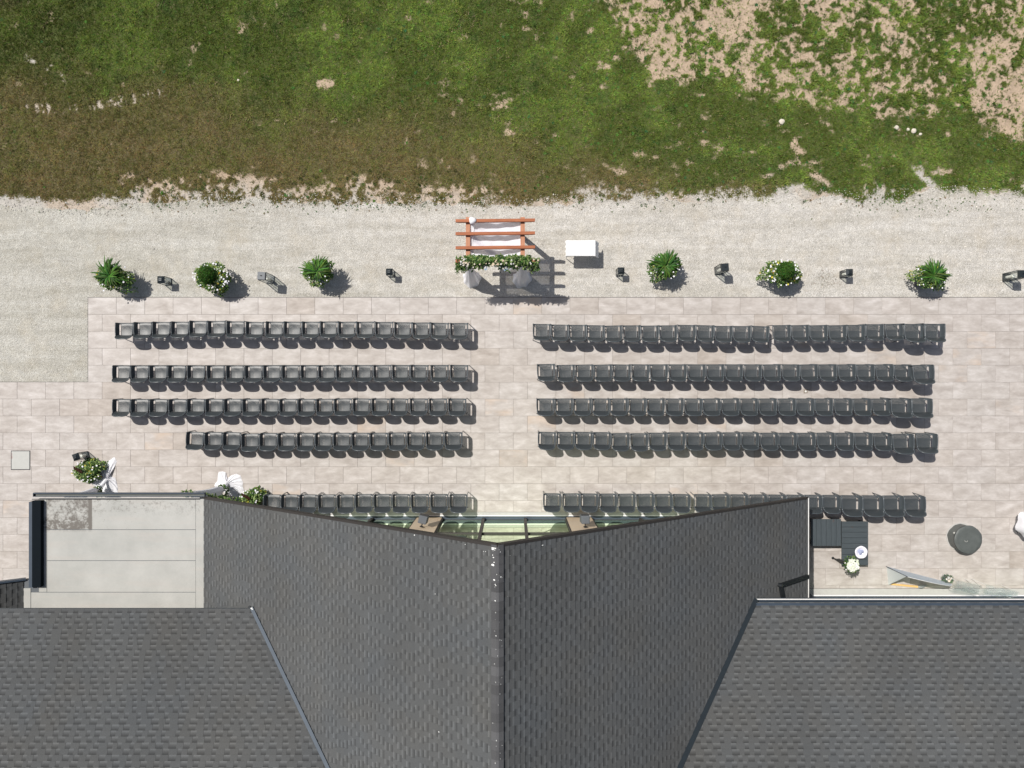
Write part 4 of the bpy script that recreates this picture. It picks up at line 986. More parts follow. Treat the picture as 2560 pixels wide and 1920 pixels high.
for i in range(4200):
    px = random.uniform(1141, 1347)
    if random.random() > gden(px): continue
    k = random.random(); low = abs(random.gauss(0, .095)) + (.10 if (px < 1160 or px > 1325) else 0)*random.random()
    y = 3.79 + random.uniform(-.02, .13) - low; z = 2.29 + random.uniform(-.02, .10) - low*1.1 - random.random()*.10*(low > .05)
    if (1211 < px < 1249) and low > .16: continue
    x = (px-1280)*(H-z)/F
    a = random.uniform(0, 6.28); L = random.uniform(.06, .125); c = leafcol(1.05, 2)
    if px < 1165 or px > 1325: L *= .7
    mb.leaf((x, y, z), (math.cos(a), math.sin(a)-.4, random.uniform(-.4, .8)), L, L*random.uniform(.32, .5), .4, c)
for i in range(90):   # trailing sprigs at the two ends
    e_ = random.random() < .5; px = random.uniform(1138, 1168) if e_ else random.uniform(1322, 1348); z = random.uniform(1.75, 2.15); x = (px-1280)*(H-z)/F; y = 3.62 - random.random()*.12
    for k in range(4): a = random.uniform(0, 6.28); mb.leaf((x+random.uniform(-.03,.03), y+random.uniform(-.05,.05), z), (math.cos(a), math.sin(a), .1), .05, .02, .3, leafcol(.9))
mb.build('foliage', M['foliage'], gar, 'stuff')
for i in range(75):
    px = random.choice([random.uniform(1160, 1345), random.uniform(1150, 1170), random.uniform(1230, 1270)]); z = random.uniform(2.24, 2.38); y = random.uniform(3.60, 3.84)
    rose(fl, ((px-1280)*(H-z)/F, y, z), random.uniform(.022, .04), random.choice([(.85, .80, .68), (.88, .86, .82), (.82, .70, .55)]))
for px, py, r in ((1204, 665, .055), (1214, 668, .06), (1219, 663, .05), (1266, 668, .06), (1259, 670, .055), (1272, 669, .05), (1275, 672, .05), (1250, 667, .045)):
    q = P(px, py, 2.1); rose(fl, q, r, random.choice([(.86, .86, .86), (.80, .76, .68)]))
for px, py in ((1217, 665), (1213, 670), (1264, 672), (1261, 669)):
    q = P(px, py, 2.09)
    for k in range(4): a = random.uniform(0, 6.28); fl.leaf(q, (math.cos(a), math.sin(a), .4), .09, .06, .3, (.30, .42, .55))
fl.build('flowers', M['petal'], gar, 'stuff')

# small white table
tc = P(1452.5, 620, .74); tb = thing('side_table', 'small metal legged table on the gravel right of the pergola', 'table', (tc.x, tc.y, 0))
tw, td = .478*.98, .25
mb = MB(); mb.box(-tw+.01, tw-.01, -td+.01, td-.01, .705, .725); mb.build('tabletop', M['white_metal'], tb)
for sx_ in (-1, 1):
    for sy_ in (-1, 1):
        mb = MB(); mb.tube([(sx_*(tw-.05), sy_*(td-.05), .705), (sx_*(tw-.035), sy_*(td-.035), -.02)], .013, 7); mb.build('leg', M['white_metal'], tb)
mb = MB(); n = 64; vs = []; 
per_ = []
for i in range(n):
    q = i/n*4; s_ = int(q); f = q-s_
    c4 = [(-1,-1),(1,-1),(1,1),(-1,1),(-1,-1)]; a = c4[s_]; b = c4[s_+1]; per_.append((a[0]+(b[0]-a[0])*f, a[1]+(b[1]-a[1])*f))
for lev, (ex, z) in enumerate(((0, .7335), (.006, .728), (.014, .70), (.02, .60), (.03, .50))):
    for i, (a, b) in enumerate(per_):
        hang = 0; side = a > .95
        w = .012*math.sin(i*1.3)*(lev > 2)
        zz = z if lev < 3 else .70-(.70-z)*(.25 if not side else 1.6)
        vs.append((a*(tw+ex+w) + (0.06*(lev-2) if side and lev > 2 else 0), b*(td+ex*.4+w*.3), zz))
fs = [tuple(range(n))] + [(l*n+i, (l+1)*n+i, (l+1)*n+(i+1) % n, l*n+(i+1) % n) for l in range(4) for i in range(n)]
mb.add(vs, fs); o = mb.build('tablecloth', M['linen'], loc=(tc.x, tc.y, 0)); tag(o, 'white cloth laid over the small table right of the pergola', 'tablecloth')

# ------------------------------------------------------------------ planters
def planter(bx, by_, tx, ty, kind, lab, h=.62, seed=0, fr=.46, rz=0, pot=True, squash=1.0):
    """bx,by photo position of the pot's foot, tx,ty of the plant's middle"""
    random.seed(seed); g = P(bx, by_, 0); t = thing('planter', lab, 'planter', (g.x, g.y, -.012), rz, 'square planters of ferns, box and white flowers')
    w0, w1 = .17, .225
    mb = MB(); mb.add([(-w0,-w0,0),(w0,-w0,0),(w0,w0,0),(-w0,w0,0),(-w1,-w1,h),(w1,-w1,h),(w1,w1,h),(-w1,w1,h),(-w1+.025,-w1+.025,h),(w1-.025,-w1+.025,h),(w1-.025,w1-.025,h),(-w1+.025,w1-.025,h),
        (-w1+.03,-w1+.03,h-.05),(w1-.03,-w1+.03,h-.05),(w1-.03,w1-.03,h-.05),(-w1+.03,w1-.03,h-.05)],
        [(0,3,2,1),(0,1,5,4),(1,2,6,5),(2,3,7,6),(3,0,4,7),(4,5,9,8),(5,6,10,9),(6,7,11,10),(7,4,8,11),(8,9,13,12),(9,10,14,13),(10,11,15,14),(11,8,12,15)])
    mb.build('pot', M['pot'], t)
    mb = MB(); mb.box(-w1+.03, w1-.03, -w1+.03, w1-.03, h-.08, h-.045); mb.build('soil', M['soil'], t)
    fo = MB(); fl = MB()
    inv = Matrix.Rotation(-rz, 3, 'Z')
    # trailing skirt of small leaves and white flowers
    nl = {'fern': 1300, 'box': 2100, 'bush': 1900}[kind]; fr *= 1.20
    for i in range(nl):
        a = random.uniform(0, 6.283); rr_ = fr*math.sqrt(random.random())*(.95 if kind != 'fern' else .86)*(1+.17*math.sin(a*2+seed)+.10*math.sin(a*5+seed*2)+.06*math.sin(a*11+seed))
        z = h + .10 + .18*(1-(rr_/fr)**2) + random.uniform(-.12, .10) - .18*(rr_/fr)**3
        x, y = rr_*math.cos(a)*1.12, rr_*math.sin(a)*squash*.82; L = random.uniform(.045, .09)
        c = leafcol(1.15, 2); 
        if random.random() < (.07 if kind == 'box' else .04): c = (.45*random.uniform(.7, 1.1), .42*random.uniform(.7, 1.1), .05)
        z -= .06*(kind == 'fern'); b = random.uniform(0, 6.28); fo.leaf((x, y, z), (math.cos(b)+math.cos(a)*.8, math.sin(b)+math.sin(a)*.8, random.uniform(-.2, .8)), L, L*.5, .4, c)
    if kind == 'fern':
        for i in range(230):
            a = random.gauss(1.6, 1.9); L = random.uniform(.24, .56)*(fr/.54)*(1.0 if math.sin(a) > -.3 else .75)*(1+.12*math.sin(a*3+seed)); el = random.uniform(.15, 1.25); n = 8; w = random.uniform(.015, .027)
            base = Vector((random.uniform(-.07, .07), random.uniform(-.07, .07), h+.24)); d = Vector((math.cos(a), math.sin(a), 0)); c = tuple(x*random.uniform(.75, 1.3) for x in random.choice([(.045, .115, .018), (.065, .15, .022), (.03, .085, .018), (.10, .20, .035)]))
            sd = Vector((-math.sin(a), math.cos(a), 0)); vs = []; fs = []
            for k in range(n+1):
                s_ = k/n; p = base + d*(L*s_*math.cos(el*(1-s_*.6))) + Vector((0, 0, 1))*(L*(math.sin(el)*s_ - (.55)*s_*s_))
                wd = w*math.sin(math.pi*min(1, .12+s_*.88))**.7 + .002
                wd *= (1.15 if k % 2 else .75)
                vs += [p - sd*wd, p + Vector((0, 0, .006)), p + sd*wd]
            for k in range(n): fs += [(3*k, 3*k+1, 3*k+4, 3*k+3), (3*k+1, 3*k+2, 3*k+5, 3*k+4)]
            fo.add(vs, fs, c)
    if kind == 'box':
        bo = MB(); br_ = .26
        for i in range(2600):
            u = random.uniform(-.5, 1); a = random.uniform(0, 6.283); q = math.sqrt(1-u*u) if u < 1 else 0; d = Vector((q*math.cos(a), q*math.sin(a), u))
            p = Vector((-.02, .03, h+.36)) + d*br_*random.uniform(.86, 1.03); c = tuple(x*random.uniform(.6, 1.35) for x in (.055, .135, .018))
            e_ = (d*.35 + Vector((random.uniform(-1, 1), random.uniform(-1, 1), random.uniform(-.6, 1)))).normalized(); bo.leaf(p, e_, .045, .030, .1, c, up=d)
        bo.build('box_ball', M['foliage'], t, 'stuff')
    if kind == 'bush':
        for k in range(3):   # bronze leaves standing up in it
            fo.leaf((-.1+.06*k, .05-.05*k, h+.35), (-.5+.2*k, .6, .5), .24, .10, .2, (.06, .028, .018))
    for i in range({'fern': 16, 'box': 58, 'bush': 34}[kind]):
        a = random.uniform(0, 6.283); rr_ = fr*random.uniform(.50, 1.02); x, y = rr_*math.cos(a)*1.1, rr_*math.sin(a)*squash*.82; z = h+.27-.16*(rr_/fr)**3+random.uniform(0, .08)
        r_ = random.uniform(.022, .038); col = (.88, .87, .90) if random.random() > .06 else (.75, .65, .08)
        for k in range(5): b = k*1.2566+i; fl.leaf((x, y, z), (math.cos(b), math.sin(b), .35), r_, r_*1.1, 0, col)
    off = P(tx, ty, h+.35) - Vector((g.x, g.y, 0)); off.z = 0; off = inv @ off; off = off*.6
    for mb_ in (fo, fl): mb_.v = [(v[0]+off.x*min(1, max(0, (v[2]-h+.3)*1.6)), v[1]+off.y*min(1, max(0, (v[2]-h+.3)*1.6)), v[2]) for v in mb_.v]
    fo.build('foliage', M['foliage'], t, 'stuff'); fl.build('flowers', M['petal'], t, 'stuff')
planter(313, 704, 268, 687, 'fern', 'planter with dark arching fern at the far left end of the gravel', seed=3, fr=.50)
planter(549, 700, 524, 690, 'box', 'planter with clipped box ball and white petunias, left of the pergola', seed=4, fr=.47)
planter(808, 688, 793, 676, 'fern', 'planter with spiky green fern nearest the pergola on its left', seed=5, fr=.45)
planter(1652, 676, 1664, 662, 'fern', 'planter with bright fern and few white flowers, nearest the pergola on its right', seed=6, fr=.46)
planter(1938, 690, 1964, 677, 'box', 'planter with clipped box ball in the middle of the right hand gravel', seed=8, fr=.45)
planter(2299, 702, 2336, 685, 'fern', 'planter with yellow green fern at the right end of the gravel', seed=9, fr=.46)
planter(238, 1176, 198, 1180, 'bush', 'flower planter with bronze leaves beside the lantern near the flat roof', h=.22, seed=12, fr=.37)
planter(640, 1240, 622, 1247, 'bush', 'planter of yellow green leaves half hidden by the roof edge', h=.26, seed=13, fr=.30)

# ------------------------------------------------------------------ lanterns
def lantern(bx, by_, w, h, rz, mat, lab, cand=True):
    g = P(bx, by_, 0); t = thing('lantern', lab, 'lantern', (g.x, g.y, -.012 if by_ < 742 else .001), rz, 'glass and metal lanterns standing on the ground')
    a = w/2; mt = M[mat]
    mb = MB(); mb.bbox(-a, a, -a, a, 0, .035, .006); mb.build('base', mt, t)
    mb = MB(); b = .010
    for x in (-1, 1):
        for y in (-1, 1): mb.box(x*(a-b)-b, x*(a-b)+b, y*(a-b)-b, y*(a-b)+b, .035, h*.86)
    for z in (h*.86,):
        for s_ in (-1, 1): mb.box(-a, a, s_*(a-b)-b, s_*(a-b)+b, z, z+.018); mb.box(s_*(a-b)-b, s_*(a-b)+b, -a+.02, a-.02, z, z+.018)
    if h > .7:
        for s_ in (-1, 1): mb.box(-.006, .006, s_*(a-b)-.005, s_*(a-b)+.005, .036, h*.86-.001)
    mb.build('frame', mt, t)
    for i, (x0, x1, y0, y1) in enumerate(((-a+.02, a-.02, -a+.008, -a+.010), (-a+.02, a-.02, a-.010, a-.008), (-a+.008, -a+.010, -a+.02, a-.02), (a-.010, a-.008, -a+.02, a-.02))):
        mb = MB(); mb.box(x0, x1, y0, y1, .036, h*.86-.001); mb.build('pane', M['glass'], t)
    mb = MB(); c = a*.95 if h > .7 else a*1.02; e_ = a*.9 if h > .7 else a*.42; z = h*.86+.019
    mb.add([(-c,-c,z),(c,-c,z),(c,c,z),(-c,c,z),(-e_,-e_,z+h*.09),(e_,-e_,z+h*.09),(e_,e_,z+h*.09),(-e_,e_,z+h*.09)], [(0,3,2,1),(4,5,6,7),(0,1,5,4),(1,2,6,5),(2,3,7,6),(3,0,4,7)])
    if h <= .7: mb.box(-e_*.9, e_*.9, -e_*.9, e_*.9, z+h*.091, z+h*.12)
    mb.build('roof', mt, t)
    mb = MB(); zc = z+h*.09+.02; mb.tube([(.03*math.cos(q*.7854), .012*math.sin(q*.7854), zc+.022*math.sin(q*.7854)) for q in range(9)], .005, 6, cap=False); mb.tube([(-.0, 0, z+h*.088), (0, 0, zc)], .014, 8); mb.build('handle', M['black'], t)
    if cand:
        mb = MB(); mb.lathe((0, 0, .036), [(w*.2, 0), (w*.2, h*.38), (w*.17, h*.39)], 14); mb.build('candle', M['candle'], t)
BLK = 'lantern'
lantern(420, 704.5, .235, .56, 0, BLK, 'small black lantern between the far left fern and the left box ball')
lantern(675.5, 699, .27, .92, R(-3), 'lantern_grey', 'tall pale grey lantern between the left box ball and the left inner fern')
lantern(979, 685, .215, .54, 0, BLK, 'small black lantern just left of the pergola')
lantern(1547.5, 682.5, .215, .56, 0, BLK, 'small black lantern between the white table and the right inner fern')
lantern(1796, 677, .26, .82, R(4), BLK, 'tall black lantern between the right inner fern and the right box ball')
lantern(2107, 686.5, .22, .56, 0, BLK, 'small black lantern between the right box ball and the right end fern')
lantern(2516, 693.5, .26, .84, 0, BLK, 'tall black lantern at the right edge of the photo')
lantern(215, 1138, .22, .62, R(20), BLK, 'black lantern beside the bronze leaved planter on the terrace')

# ------------------------------------------------------------------ entrance drapes beside the flat roof
def pool(outl, cen, h, name_lab, tie, topp, rt, rb, seed):
    random.seed(seed); cx, cy = cen; n = len(outl)*4; ring = 9; mb = MB(); mb.sm = True
    pts = []
    for i in range(len(outl)):
        a = outl[i]; b = outl[(i+1) % len(outl)]
        for k in range(4): f = k/4; pts.append((a[0]+(b[0]-a[0])*f, a[1]+(b[1]-a[1])*f))
    vs = []; fs = []
    for j in range(1, ring+1):
        s_ = j/ring
        for i, (px, py) in enumerate(pts):
            z = h*(1-s_)**1.3 + .030*(1-s_*.35)*(1+math.sin(i*1.15+2*math.sin(j*.4)))*.8 - (.03 if j == ring else 0)
            z = max(z, .012 if j < ring else .004); q = P(cx+(px-cx)*s_, cy+(py-cy)*s_, z); vs.append(tuple(q))
    c = P(cx, cy, h); vs.append(tuple(c)); ci = len(vs)-1
    for i in range(n): fs.append((i, ci, (i+1) % n))
    for j in range(ring-1):
        for i in range(n): fs.append((j*n+i, j*n+(i+1) % n, (j+1)*n+(i+1) % n, (j+1)*n+i))
    mb.add(vs, fs); t = thing('entrance_drape', name_lab, 'drape', (0,0,0), 0, 'white drapes tied at the entrance under the flat roof')
    mb.build('pooled_hem', M['cloth'], t)
    m2 = MB(); m2.sm = True; A = P(*tie); B = P(*topp); K = 24; vs = []; fs = []; d = (B-A); L = 10
    for i in range(L+1):
        s_ = i/L; p = A.lerp(B, s_) + Vector((0, -.05, 0))*math.sin(math.pi*s_); r = (rb*(1-s_)+rt*s_)*(.45+.55*min(1, i/2.0)) 
        for k in range(K): a_ = 6.283*k/K; w = 1+.13*math.sin(a_*7+i*.12); vs.append(p + Vector((r*w*math.cos(a_)*.9, r*w*math.sin(a_), 0)))
    fs = [(i*K+k, i*K+(k+1) % K, (i+1)*K+(k+1) % K, (i+1)*K+k) for i in range(L) for k in range(K)]
    m2.add(vs, fs); m2.build('upper_drape', M['cloth'], t)
    m3 = MB(); m3.sm = True; A2 = P(cx, cy, h*.8); vs = []
    for i in range(7):
        s_ = i/6; p = A2.lerp(A, s_); r = rb*(.55-.25*s_)
        for k in range(K): a_ = 6.283*k/K; w = 1+.13*math.sin(a_*7+i*.12); vs.append(p + Vector((r*w*math.cos(a_), r*w*math.sin(a_), 0)))
    m3.add(vs, [(i*K+k, i*K+(k+1) % K, (i+1)*K+(k+1) % K, (i+1)*K+k) for i in range(6) for k in range(K)]); m3.build('lower_drape', M['cloth'], t)
    lf = MB()
    for i in range(150):
        a_ = random.uniform(0, 6.28); p = A + Vector((math.cos(a_)*rb*.9, math.sin(a_)*rb*.9 - abs(random.gauss(0, .08)), random.gauss(0, .07))); b = random.uniform(0, 6.28)
        lf.leaf(p, (math.cos(b), math.sin(b), random.uniform(-.2, .6)), .075, .035, .3, leafcol(.9))
    lf.build('leaf_tie', M['foliage'], t, 'stuff')
o1 = [(140+x/11.85, 1110+y/11.85) for x, y in [(1730,385),(1800,520),(1720,740),(1620,790),(1610,900),(1650,970),(1750,1000),(1800,1150),(1830,1300),(1830,1440),(1400,1430),(1300,1380),(1180,1260),(1080,1190),(1080,1050),(1130,980),(1300,880),(1320,750),(1380,650),(1500,540),(1620,460)]]
pool(o1, (267, 1197), .10, 'white entrance drape pooled beside the bronze leaved planter', (244, 1224, .42), (166, 1243, 2.2), .08, .12, 1)
o2 = [(470+x/10.05, 1160+y/10.05) for x, y in [(770,200),(860,185),(950,210),(985,330),(1005,350),(1080,290),(1220,245),(1320,290),(1350,400),(1380,450),(1370,560),(1400,640),(1380,740),(1320,800),(1200,850),(1000,760),(880,700),(700,600),(660,540),(690,480),(740,430),(750,300)]]
pool(o2, (566, 1209), .12, 'white entrance drape fanned out by the front corner of the shingled gable', (556, 1224, .42), (487, 1236, 2.2), .10, .17, 2)
gv = MB(); random.seed(5)
for i in range(420):
    px = random.uniform(455, 600); py = 1228 + (px-455)*.16 + random.uniform(-4, 12); z = random.uniform(1.2, 2.0); p = P(px, py, z)
    if p.y > -3.2: p.y -= .05
    b = random.uniform(0, 6.28); gv.leaf(p, (math.cos(b), math.sin(b), random.uniform(-.3, .6)), .08, .04, .3, leafcol(.85, 1))
o = thing('entrance_garland', 'dark leafy garland tucked under the roof edge beside the fanned white drape', 'garland'); gv.build('foliage', M['foliage'], o, 'stuff')

# ------------------------------------------------------------------ plank tables, bowl, bouquet, fire pit
def plank_table(x0, y0, x1, y1, z, n, along_y, lab):
    a = P(x0, y0, z); b = P(x1, y1, z); cx, cy = (a.x+b.x)/2, (a.y+b.y)/2; w, d = (b.x-a.x)/2, (a.y-b.y)/2
    t = thing('plank_table', lab, 'table', (cx, cy, 0), 0, 'slate blue plank tables by the east wall'); q = [0] + sorted([(i/n)+random.uniform(-.005, .005) for i in range(1, n)]) + [1]
    for i in range(n):
        mb = MB(); dz = random.uniform(-.0015, .0015)
        if along_y: L0 = -w+2*w*q[i]; L1 = -w+2*w*q[i+1]; mb.bbox(L0+.004, L1-.004, -d, d, z-.035, z+dz, .004)
        else: L0 = d-2*d*q[i]; L1 = d-2*d*q[i+1]; mb.bbox(-w, w, L1+.004, L0-.004, z-.035, z+dz, .004)
        o = mb.build('plank', M['grey_plank'] if not along_y else M['grey_plank_y'], t)
    mb = MB(); mb.box(-w+.03, w-.03, -d+.03, d-.03, z-.09, z-.036); mb.build('apron', M['pot'], t)
    for sx_ in (-1, 1):
        for sy_ in (-1, 1): mb = MB(); mb.box(sx_*(w-.08)-.04, sx_*(w-.08)+.04, sy_*(d-.08)-.04, sy_*(d-.08)+.04, 0, z-.09); mb.build('leg', M['pot'], t)
M['grey_plank_y'] = mat_wood('painted_plank_upright', (.050, .062, .069), (.068, .082, .090), 1)
plank_table(2028.5, 1298, 2103, 1365, .47, 6, True, 'plank table with upright boards between the gable eave and the other plank table')
plank_table(2104.5, 1303.5, 2170.5, 1413, .42, 8, False, 'longer plank table with crosswise boards carrying the white bowl')
q = P(2151.5, 1380, .47); t = thing('bowl', 'white wide rimmed bowl with bluish folds on the longer plank table', 'bowl', (q.x, q.y, .425))
mb = MB(); mb.sm = True; mb.lathe((0,0,0), [(.06, 0), (.11, .03), (.135, .075), (.205, .085), (.21, .092), (.195, .098), (.14, .088), (.115, .05), (.03, .018)], 32, wob=lambda t_, i: 1+.02*math.sin(5*t_)+.01*math.sin(9*t_), cap0=True); mb.build('bowl_body', M['ceramic'], t)
mb = MB(); mb.sm = True; mb.lathe((0, 0, .03), [(.10, 0), (.075, .05), (.03, .045), (.01, .07)], 24, wob=lambda t_, i: 1+.25*math.sin(3*t_+i)); mb.build('cloth', mat_cloth('blue_grey_cloth', (.38, .42, .58), 0, .1), t)
g = P(2082, 1395, 0); tp = P(2132, 1412, 1.22)
t = thing('flower_stand', 'slim dark flower stand with white rose bouquet beside the plank tables', 'flower stand', (g.x, g.y, 0)); dx, dy = tp.x-g.x, tp.y-g.y
mb = MB(); mb.lathe((0,0,0), [(.045, 0), (.045, .012), (.022, .03)], 20, cap0=True); mb.build('foot', M['black'], t)
mb = MB(); mb.tube([(0, 0, .02), (dx*.4, dy*.4, .55), (dx*.9, dy*.9, 1.1)], [.018, .03, .07], 12); mb.build('stem', M['black'], t)
fo = MB(); fl = MB(); random.seed(31)
for i in range(170):
    a_ = random.uniform(0, 6.28); r_ = .25*math.sqrt(random.random()); fo.leaf((dx+r_*math.cos(a_)*.8, dy+r_*math.sin(a_), 1.12+random.uniform(-.08, .1)), (math.cos(a_), math.sin(a_), random.uniform(0, .6)), .08, .03, .4, leafcol(1))
for i in range(62):
    a_ = random.uniform(0, 6.28); r_ = .20*math.sqrt(random.random()); rose(fl, (dx+r_*math.cos(a_), dy+r_*math.sin(a_), 1.22+.08*(1-r_/.17)+random.uniform(-.02, .02)), random.uniform(.04, .06), random.choice([(.85, .87, .80), (.88, .88, .86), (.80, .84, .72)]))
for i in range(12): a_ = random.uniform(0, 6.28); rose(fl, (dx+.22*math.cos(a_), dy-.05+.2*math.sin(a_), 1.12), .028, (.88, .88, .86))
fo.build('foliage', M['foliage'], t, 'stuff'); fl.build('flowers', M['petal'], t, 'stuff')
g = P(2400, 1342, 0); t = thing('fire_pit', 'round fire pit under a dark wrinkled cover on the right of the terrace', 'fire pit', (g.x, g.y, 0))
mb = MB(); mb.lathe((0,0,0), [(.43, 0), (.475, .0), (.475, .012), (.43, .014)], 48, cap0=False, cap1=False); mb.build('base_ring', M['ledge'], t)
mb = MB(); mb.sm = True
def wob(t_, i): return 1 + .012*math.sin(7*t_+i) + .01*math.sin(13*t_+2*i) + (.02*math.sin(5*t_) if i < 2 else 0)
mb.lathe((0,0,0), [(.435, .015), (.425, .12), (.43, .26), (.452, .40), (.462, .425), (.462, .44), (.45, .452), (.34, .446), (.2, .44), (.07, .443), (.02, .45)], 56, wob=wob); mb.build('cover', M['cover'], t)
mb = MB(); mb.tube([(.455*math.cos(k*.131), .455*math.sin(k*.131), .405) for k in range(49)], .008, 6, cap=False); mb.build('drawcord', M['black'], t)
mb = MB(); mb.lathe((-.40, .2, .33), [(.035, 0), (.03, .03), (.012, .034)], 12); mb.build('toggle', M['hatch'], t)
mb = MB(); mb.tube([(-.075+.05*math.cos(k*.35+3.2), -.02+.05*math.sin(k*.35+3.2), .452) for k in range(9)], .007, 6); mb.build('vent', M['hatch'], t)
# cloth-covered cafe table that peeks in at the right edge
t = thing('cafe_table', 'white cloth covered table cut off by the right edge of the photo', 'table', (17.22, -4.66, 0))
mb = MB(); mb.sm = True; mb.lathe((0,0,0), [(.48, .38), (.46, .55), (.44, .72), (.43, .74), (.2, .742)], 36, wob=lambda t_, i: 1+(.09 if i == 0 else .04 if i == 1 else 0)*math.sin(6*t_)); mb.build('cloth', M['cloth'], t)
mb = MB(); mb.tube([(0,0,0), (0,0,.73)], .03, 10); mb.build('leg', M['black'], t)
mb = MB(); mb.tube([(-.30, -.20, .45), (-.38, -.16, .35), (-.42, -.24, .3), (-.36, -.30, .28), (-.34, -.22, .27), (-.30, -.34, .2)], .009, 6); mb.build('cord', M['black'], t)

# ------------------------------------------------------------------ acrylic welcome screen, bouquet and glassware by the east wing
def Z6(x, y): return (2200+x/6.144, 1390+y/6.144)
A = P(*Z6(95, 160), 0); B = P(*Z6(1040, 405), 0)
scr = thing('acrylic_screen', 'frosted acrylic quarter arch screen standing on a pine foot by the east wing', 'screen', (A.x, A.y, 0))
d = Vector((B.x-A.x, B.y-A.y, 0)); L = d.length; dn = d.normalized(); nn = Vector((-dn.y, dn.x, 0))*.006; hh = 1.32
outl = [(0, 0), (0, hh)] + [(L*math.sin(k/14*math.pi/2), hh*math.cos(k/14*math.pi/2)) for k in range(1, 15)]
mb = MB(); vs = [dn*x + Vector((0,0,z+.002)) + nn for x, z in outl] + [dn*x + Vector((0,0,z+.002)) - nn for x, z in outl]; n = len(outl)
mb.add(vs, [tuple(range(n)), tuple(range(2*n-1, n-1, -1))] + [(i, i+n, (i+1) % n+n, (i+1) % n) for i in range(n)]); mb.build('panel', M['acrylic'], scr)
mb = MB(); mb.tube([dn*x + Vector((0,0,z+.004)) for x, z in outl[1:]], .009, 6); mb.build('edge_trim', M['bright_strip'], scr)
mb = MB(); mb.tube([(0,0,0), (0,0,hh)], .010, 6); mb.build('edge_trim', M['steel'], scr)
Cq = P(*Z6(130, 445), 0) - Vector((A.x, A.y, 0)); mb = MB(); topv = Vector((0, 0, hh*.96)); nn2 = Vector((.006, 0, 0)); q0 = Vector((.02, -.04, .002))
vs = [q0+nn2, Cq+nn2, topv+nn2, q0-nn2, Cq-nn2, topv-nn2]; mb.add(vs, [(0,1,2), (5,4,3), (0,3,4,1), (1,4,5,2), (2,5,3,0)]); mb.build('side_panel', mat_cloth('white_acrylic', (.80, .84, .83), 0, .2), scr)
f0 = P(*Z6(160, 440), 0); f1 = P(*Z6(580, 485), 0); f2 = P(*Z6(575, 455), 0); f3 = P(*Z6(200, 420), 0); mb = MB(); of = Vector((A.x, A.y, 0))
qs = [f0-of, f1-of, f2-of, f3-of]; mb.add([q+Vector((0,0,.001)) for q in qs]+[q+Vector((0,0,.03)) for q in qs], [(0,3,2,1),(4,5,6,7),(0,1,5,4),(1,2,6,5),(2,3,7,6),(3,0,4,7)]); mb.build('foot_board', M['pine'], scr)
f0 = P(*Z6(575, 500), 0)-of; f1 = P(*Z6(735, 450), 0)-of; f2 = P(*Z6(580, 455), 0)-of; mb = MB(); mb.add([f0, f1, f2]+[q+Vector((0,0,.28)) for q in (f2, f2, f2)], [(0,1,3), (1,2,3), (2,0,3), (0,2,1)]); mb.build('brace', mat_cloth('white_acrylic_brace', (.62, .66, .64), 0, .3), scr)
q = P(*Z6(1060, 355), .35); t = thing('bouquet', 'small white bouquet standing at the right tip of the acrylic screen', 'bouquet', (q.x, q.y, 0))
mb = MB(); mb.lathe((0,0,0), [(.05, 0), (.05, .22), (.04, .24)], 14, cap0=True); mb.build('vase', M['glass'], t); fo = MB(); fl = MB()
for i in range(130): a_ = random.uniform(0, 6.28); r_ = .15*math.sqrt(random.random()); fo.leaf((r_*math.cos(a_), r_*math.sin(a_)*.7, .28+random.uniform(-.05, .06)), (math.cos(a_), math.sin(a_), random.uniform(.1, .8)), .08, .028, .4, (.12*random.uniform(.6,1.2), .17*random.uniform(.6,1.2), .10))
for i in range(9): a_ = random.uniform(0, 6.28); r_ = .10*math.sqrt(random.random()); rose(fl, (r_*math.cos(a_), r_*math.sin(a_)*.7, .36), random.uniform(.03, .045), random.choice([(.88, .88, .86), (.84, .78, .68)]))
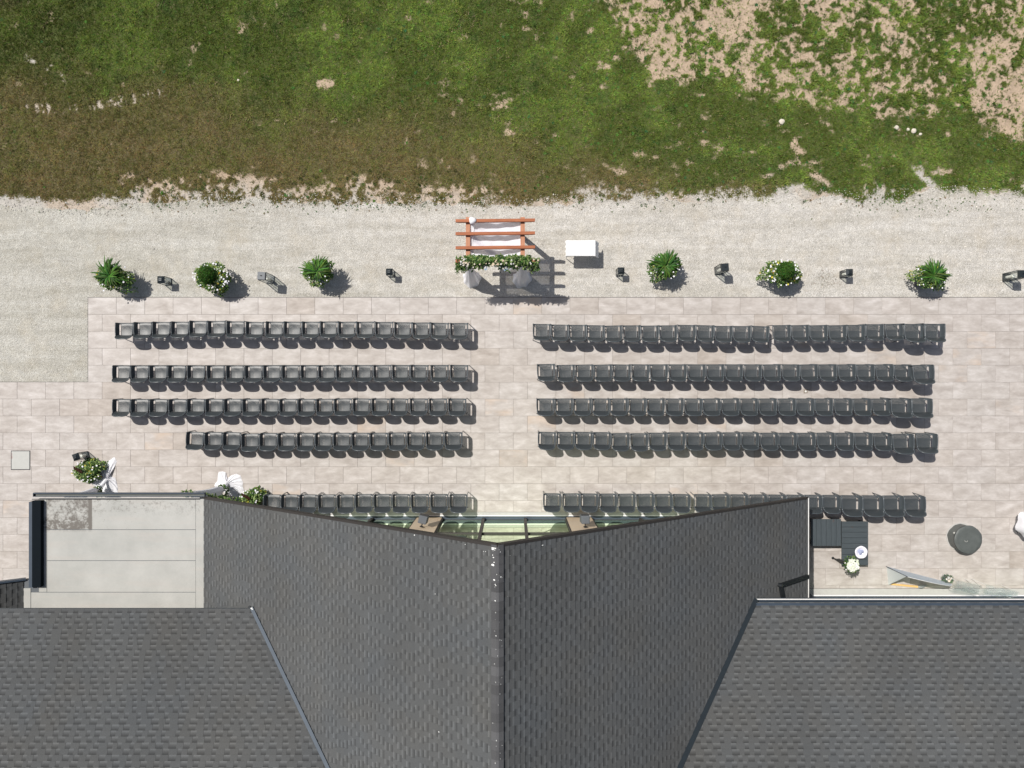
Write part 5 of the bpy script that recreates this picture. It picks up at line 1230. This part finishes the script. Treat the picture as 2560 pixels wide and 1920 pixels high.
fo.build('foliage', M['foliage'], t, 'stuff'); fl.build('flowers', M['petal'], t, 'stuff')
# two clear shelves with rows of drinking glasses
gp = [None]
def glass_shelf(x0, y0, x1, y1, z, lab, rows, cols_, gl):
    a = P(x0, y0, z); b = P(x1, y1, z); t = thing('glass_shelf', lab, 'shelf', ((a.x+b.x)/2, (a.y+b.y)/2, 0), R(-12), 'clear shelves along the east wing'); w = (b.x-a.x)/2; dd = .17
    mb = MB(); mb.box(-w, w, -dd, dd, z-.01, z); mb.build('shelf_top', M['glass'], t)
    for s_ in (-1, 1):
        for r_ in (-1, 1): mb = MB(); mb.tube([(s_*(w-.03), r_*(dd-.03), 0), (s_*(w-.03), r_*(dd-.03), z-.01)], .009, 8); mb.build('leg', M['white_metal'], t)
    mt = Matrix.Rotation(R(-12), 3, 'Z')
    for i in range(cols_):
        for j in range(rows):
            p = mt @ Vector((-w+.06+(2*w-.12)*i/(cols_-1)+random.uniform(-.01, .01), -dd+.05+(2*dd-.1)*j/(rows-1)+random.uniform(-.01, .01), 0)); loc = (t.location.x+p.x, t.location.y+p.y, z+.001)
            if gp[0] is None:
                mb = MB(); mb.sm = True; mb.lathe((0,0,0), [(.026, 0), (.028, .006), (.036, .11), (.034, .112), (.026, .012), (.0005, .012)], 12, cap0=True, cap1=False); gp[0] = mb.mesh('drinking_glass'); gp[0].materials.append(M['tumbler'])
            o = mkobj('drinking_glass', gp[0], None, loc=loc); tag(o, gl, 'glass', 'drinking glasses in rows on the clear shelves')
M['tumbler'] = mat_glass('tumbler_glass', (1, 1, 1), 1.6, .03, (.975, .985, .99))
glass_shelf(2385, 1462, 2450, 1474, .8, 'clear shelf of glasses just right of the small white bouquet', 5, 12, 'clear tumbler in the rows on the shelf just right of the small bouquet')
glass_shelf(2460, 1475, 2545, 1488, .8, 'clear shelf of glasses at the right edge of the photo', 5, 15, 'clear tumbler in the rows on the clear shelf at the right edge')
print('OBJECTS', len(bpy.data.objects), 'TRIS', sum(len(m.polygons) for m in bpy.data.meshes))
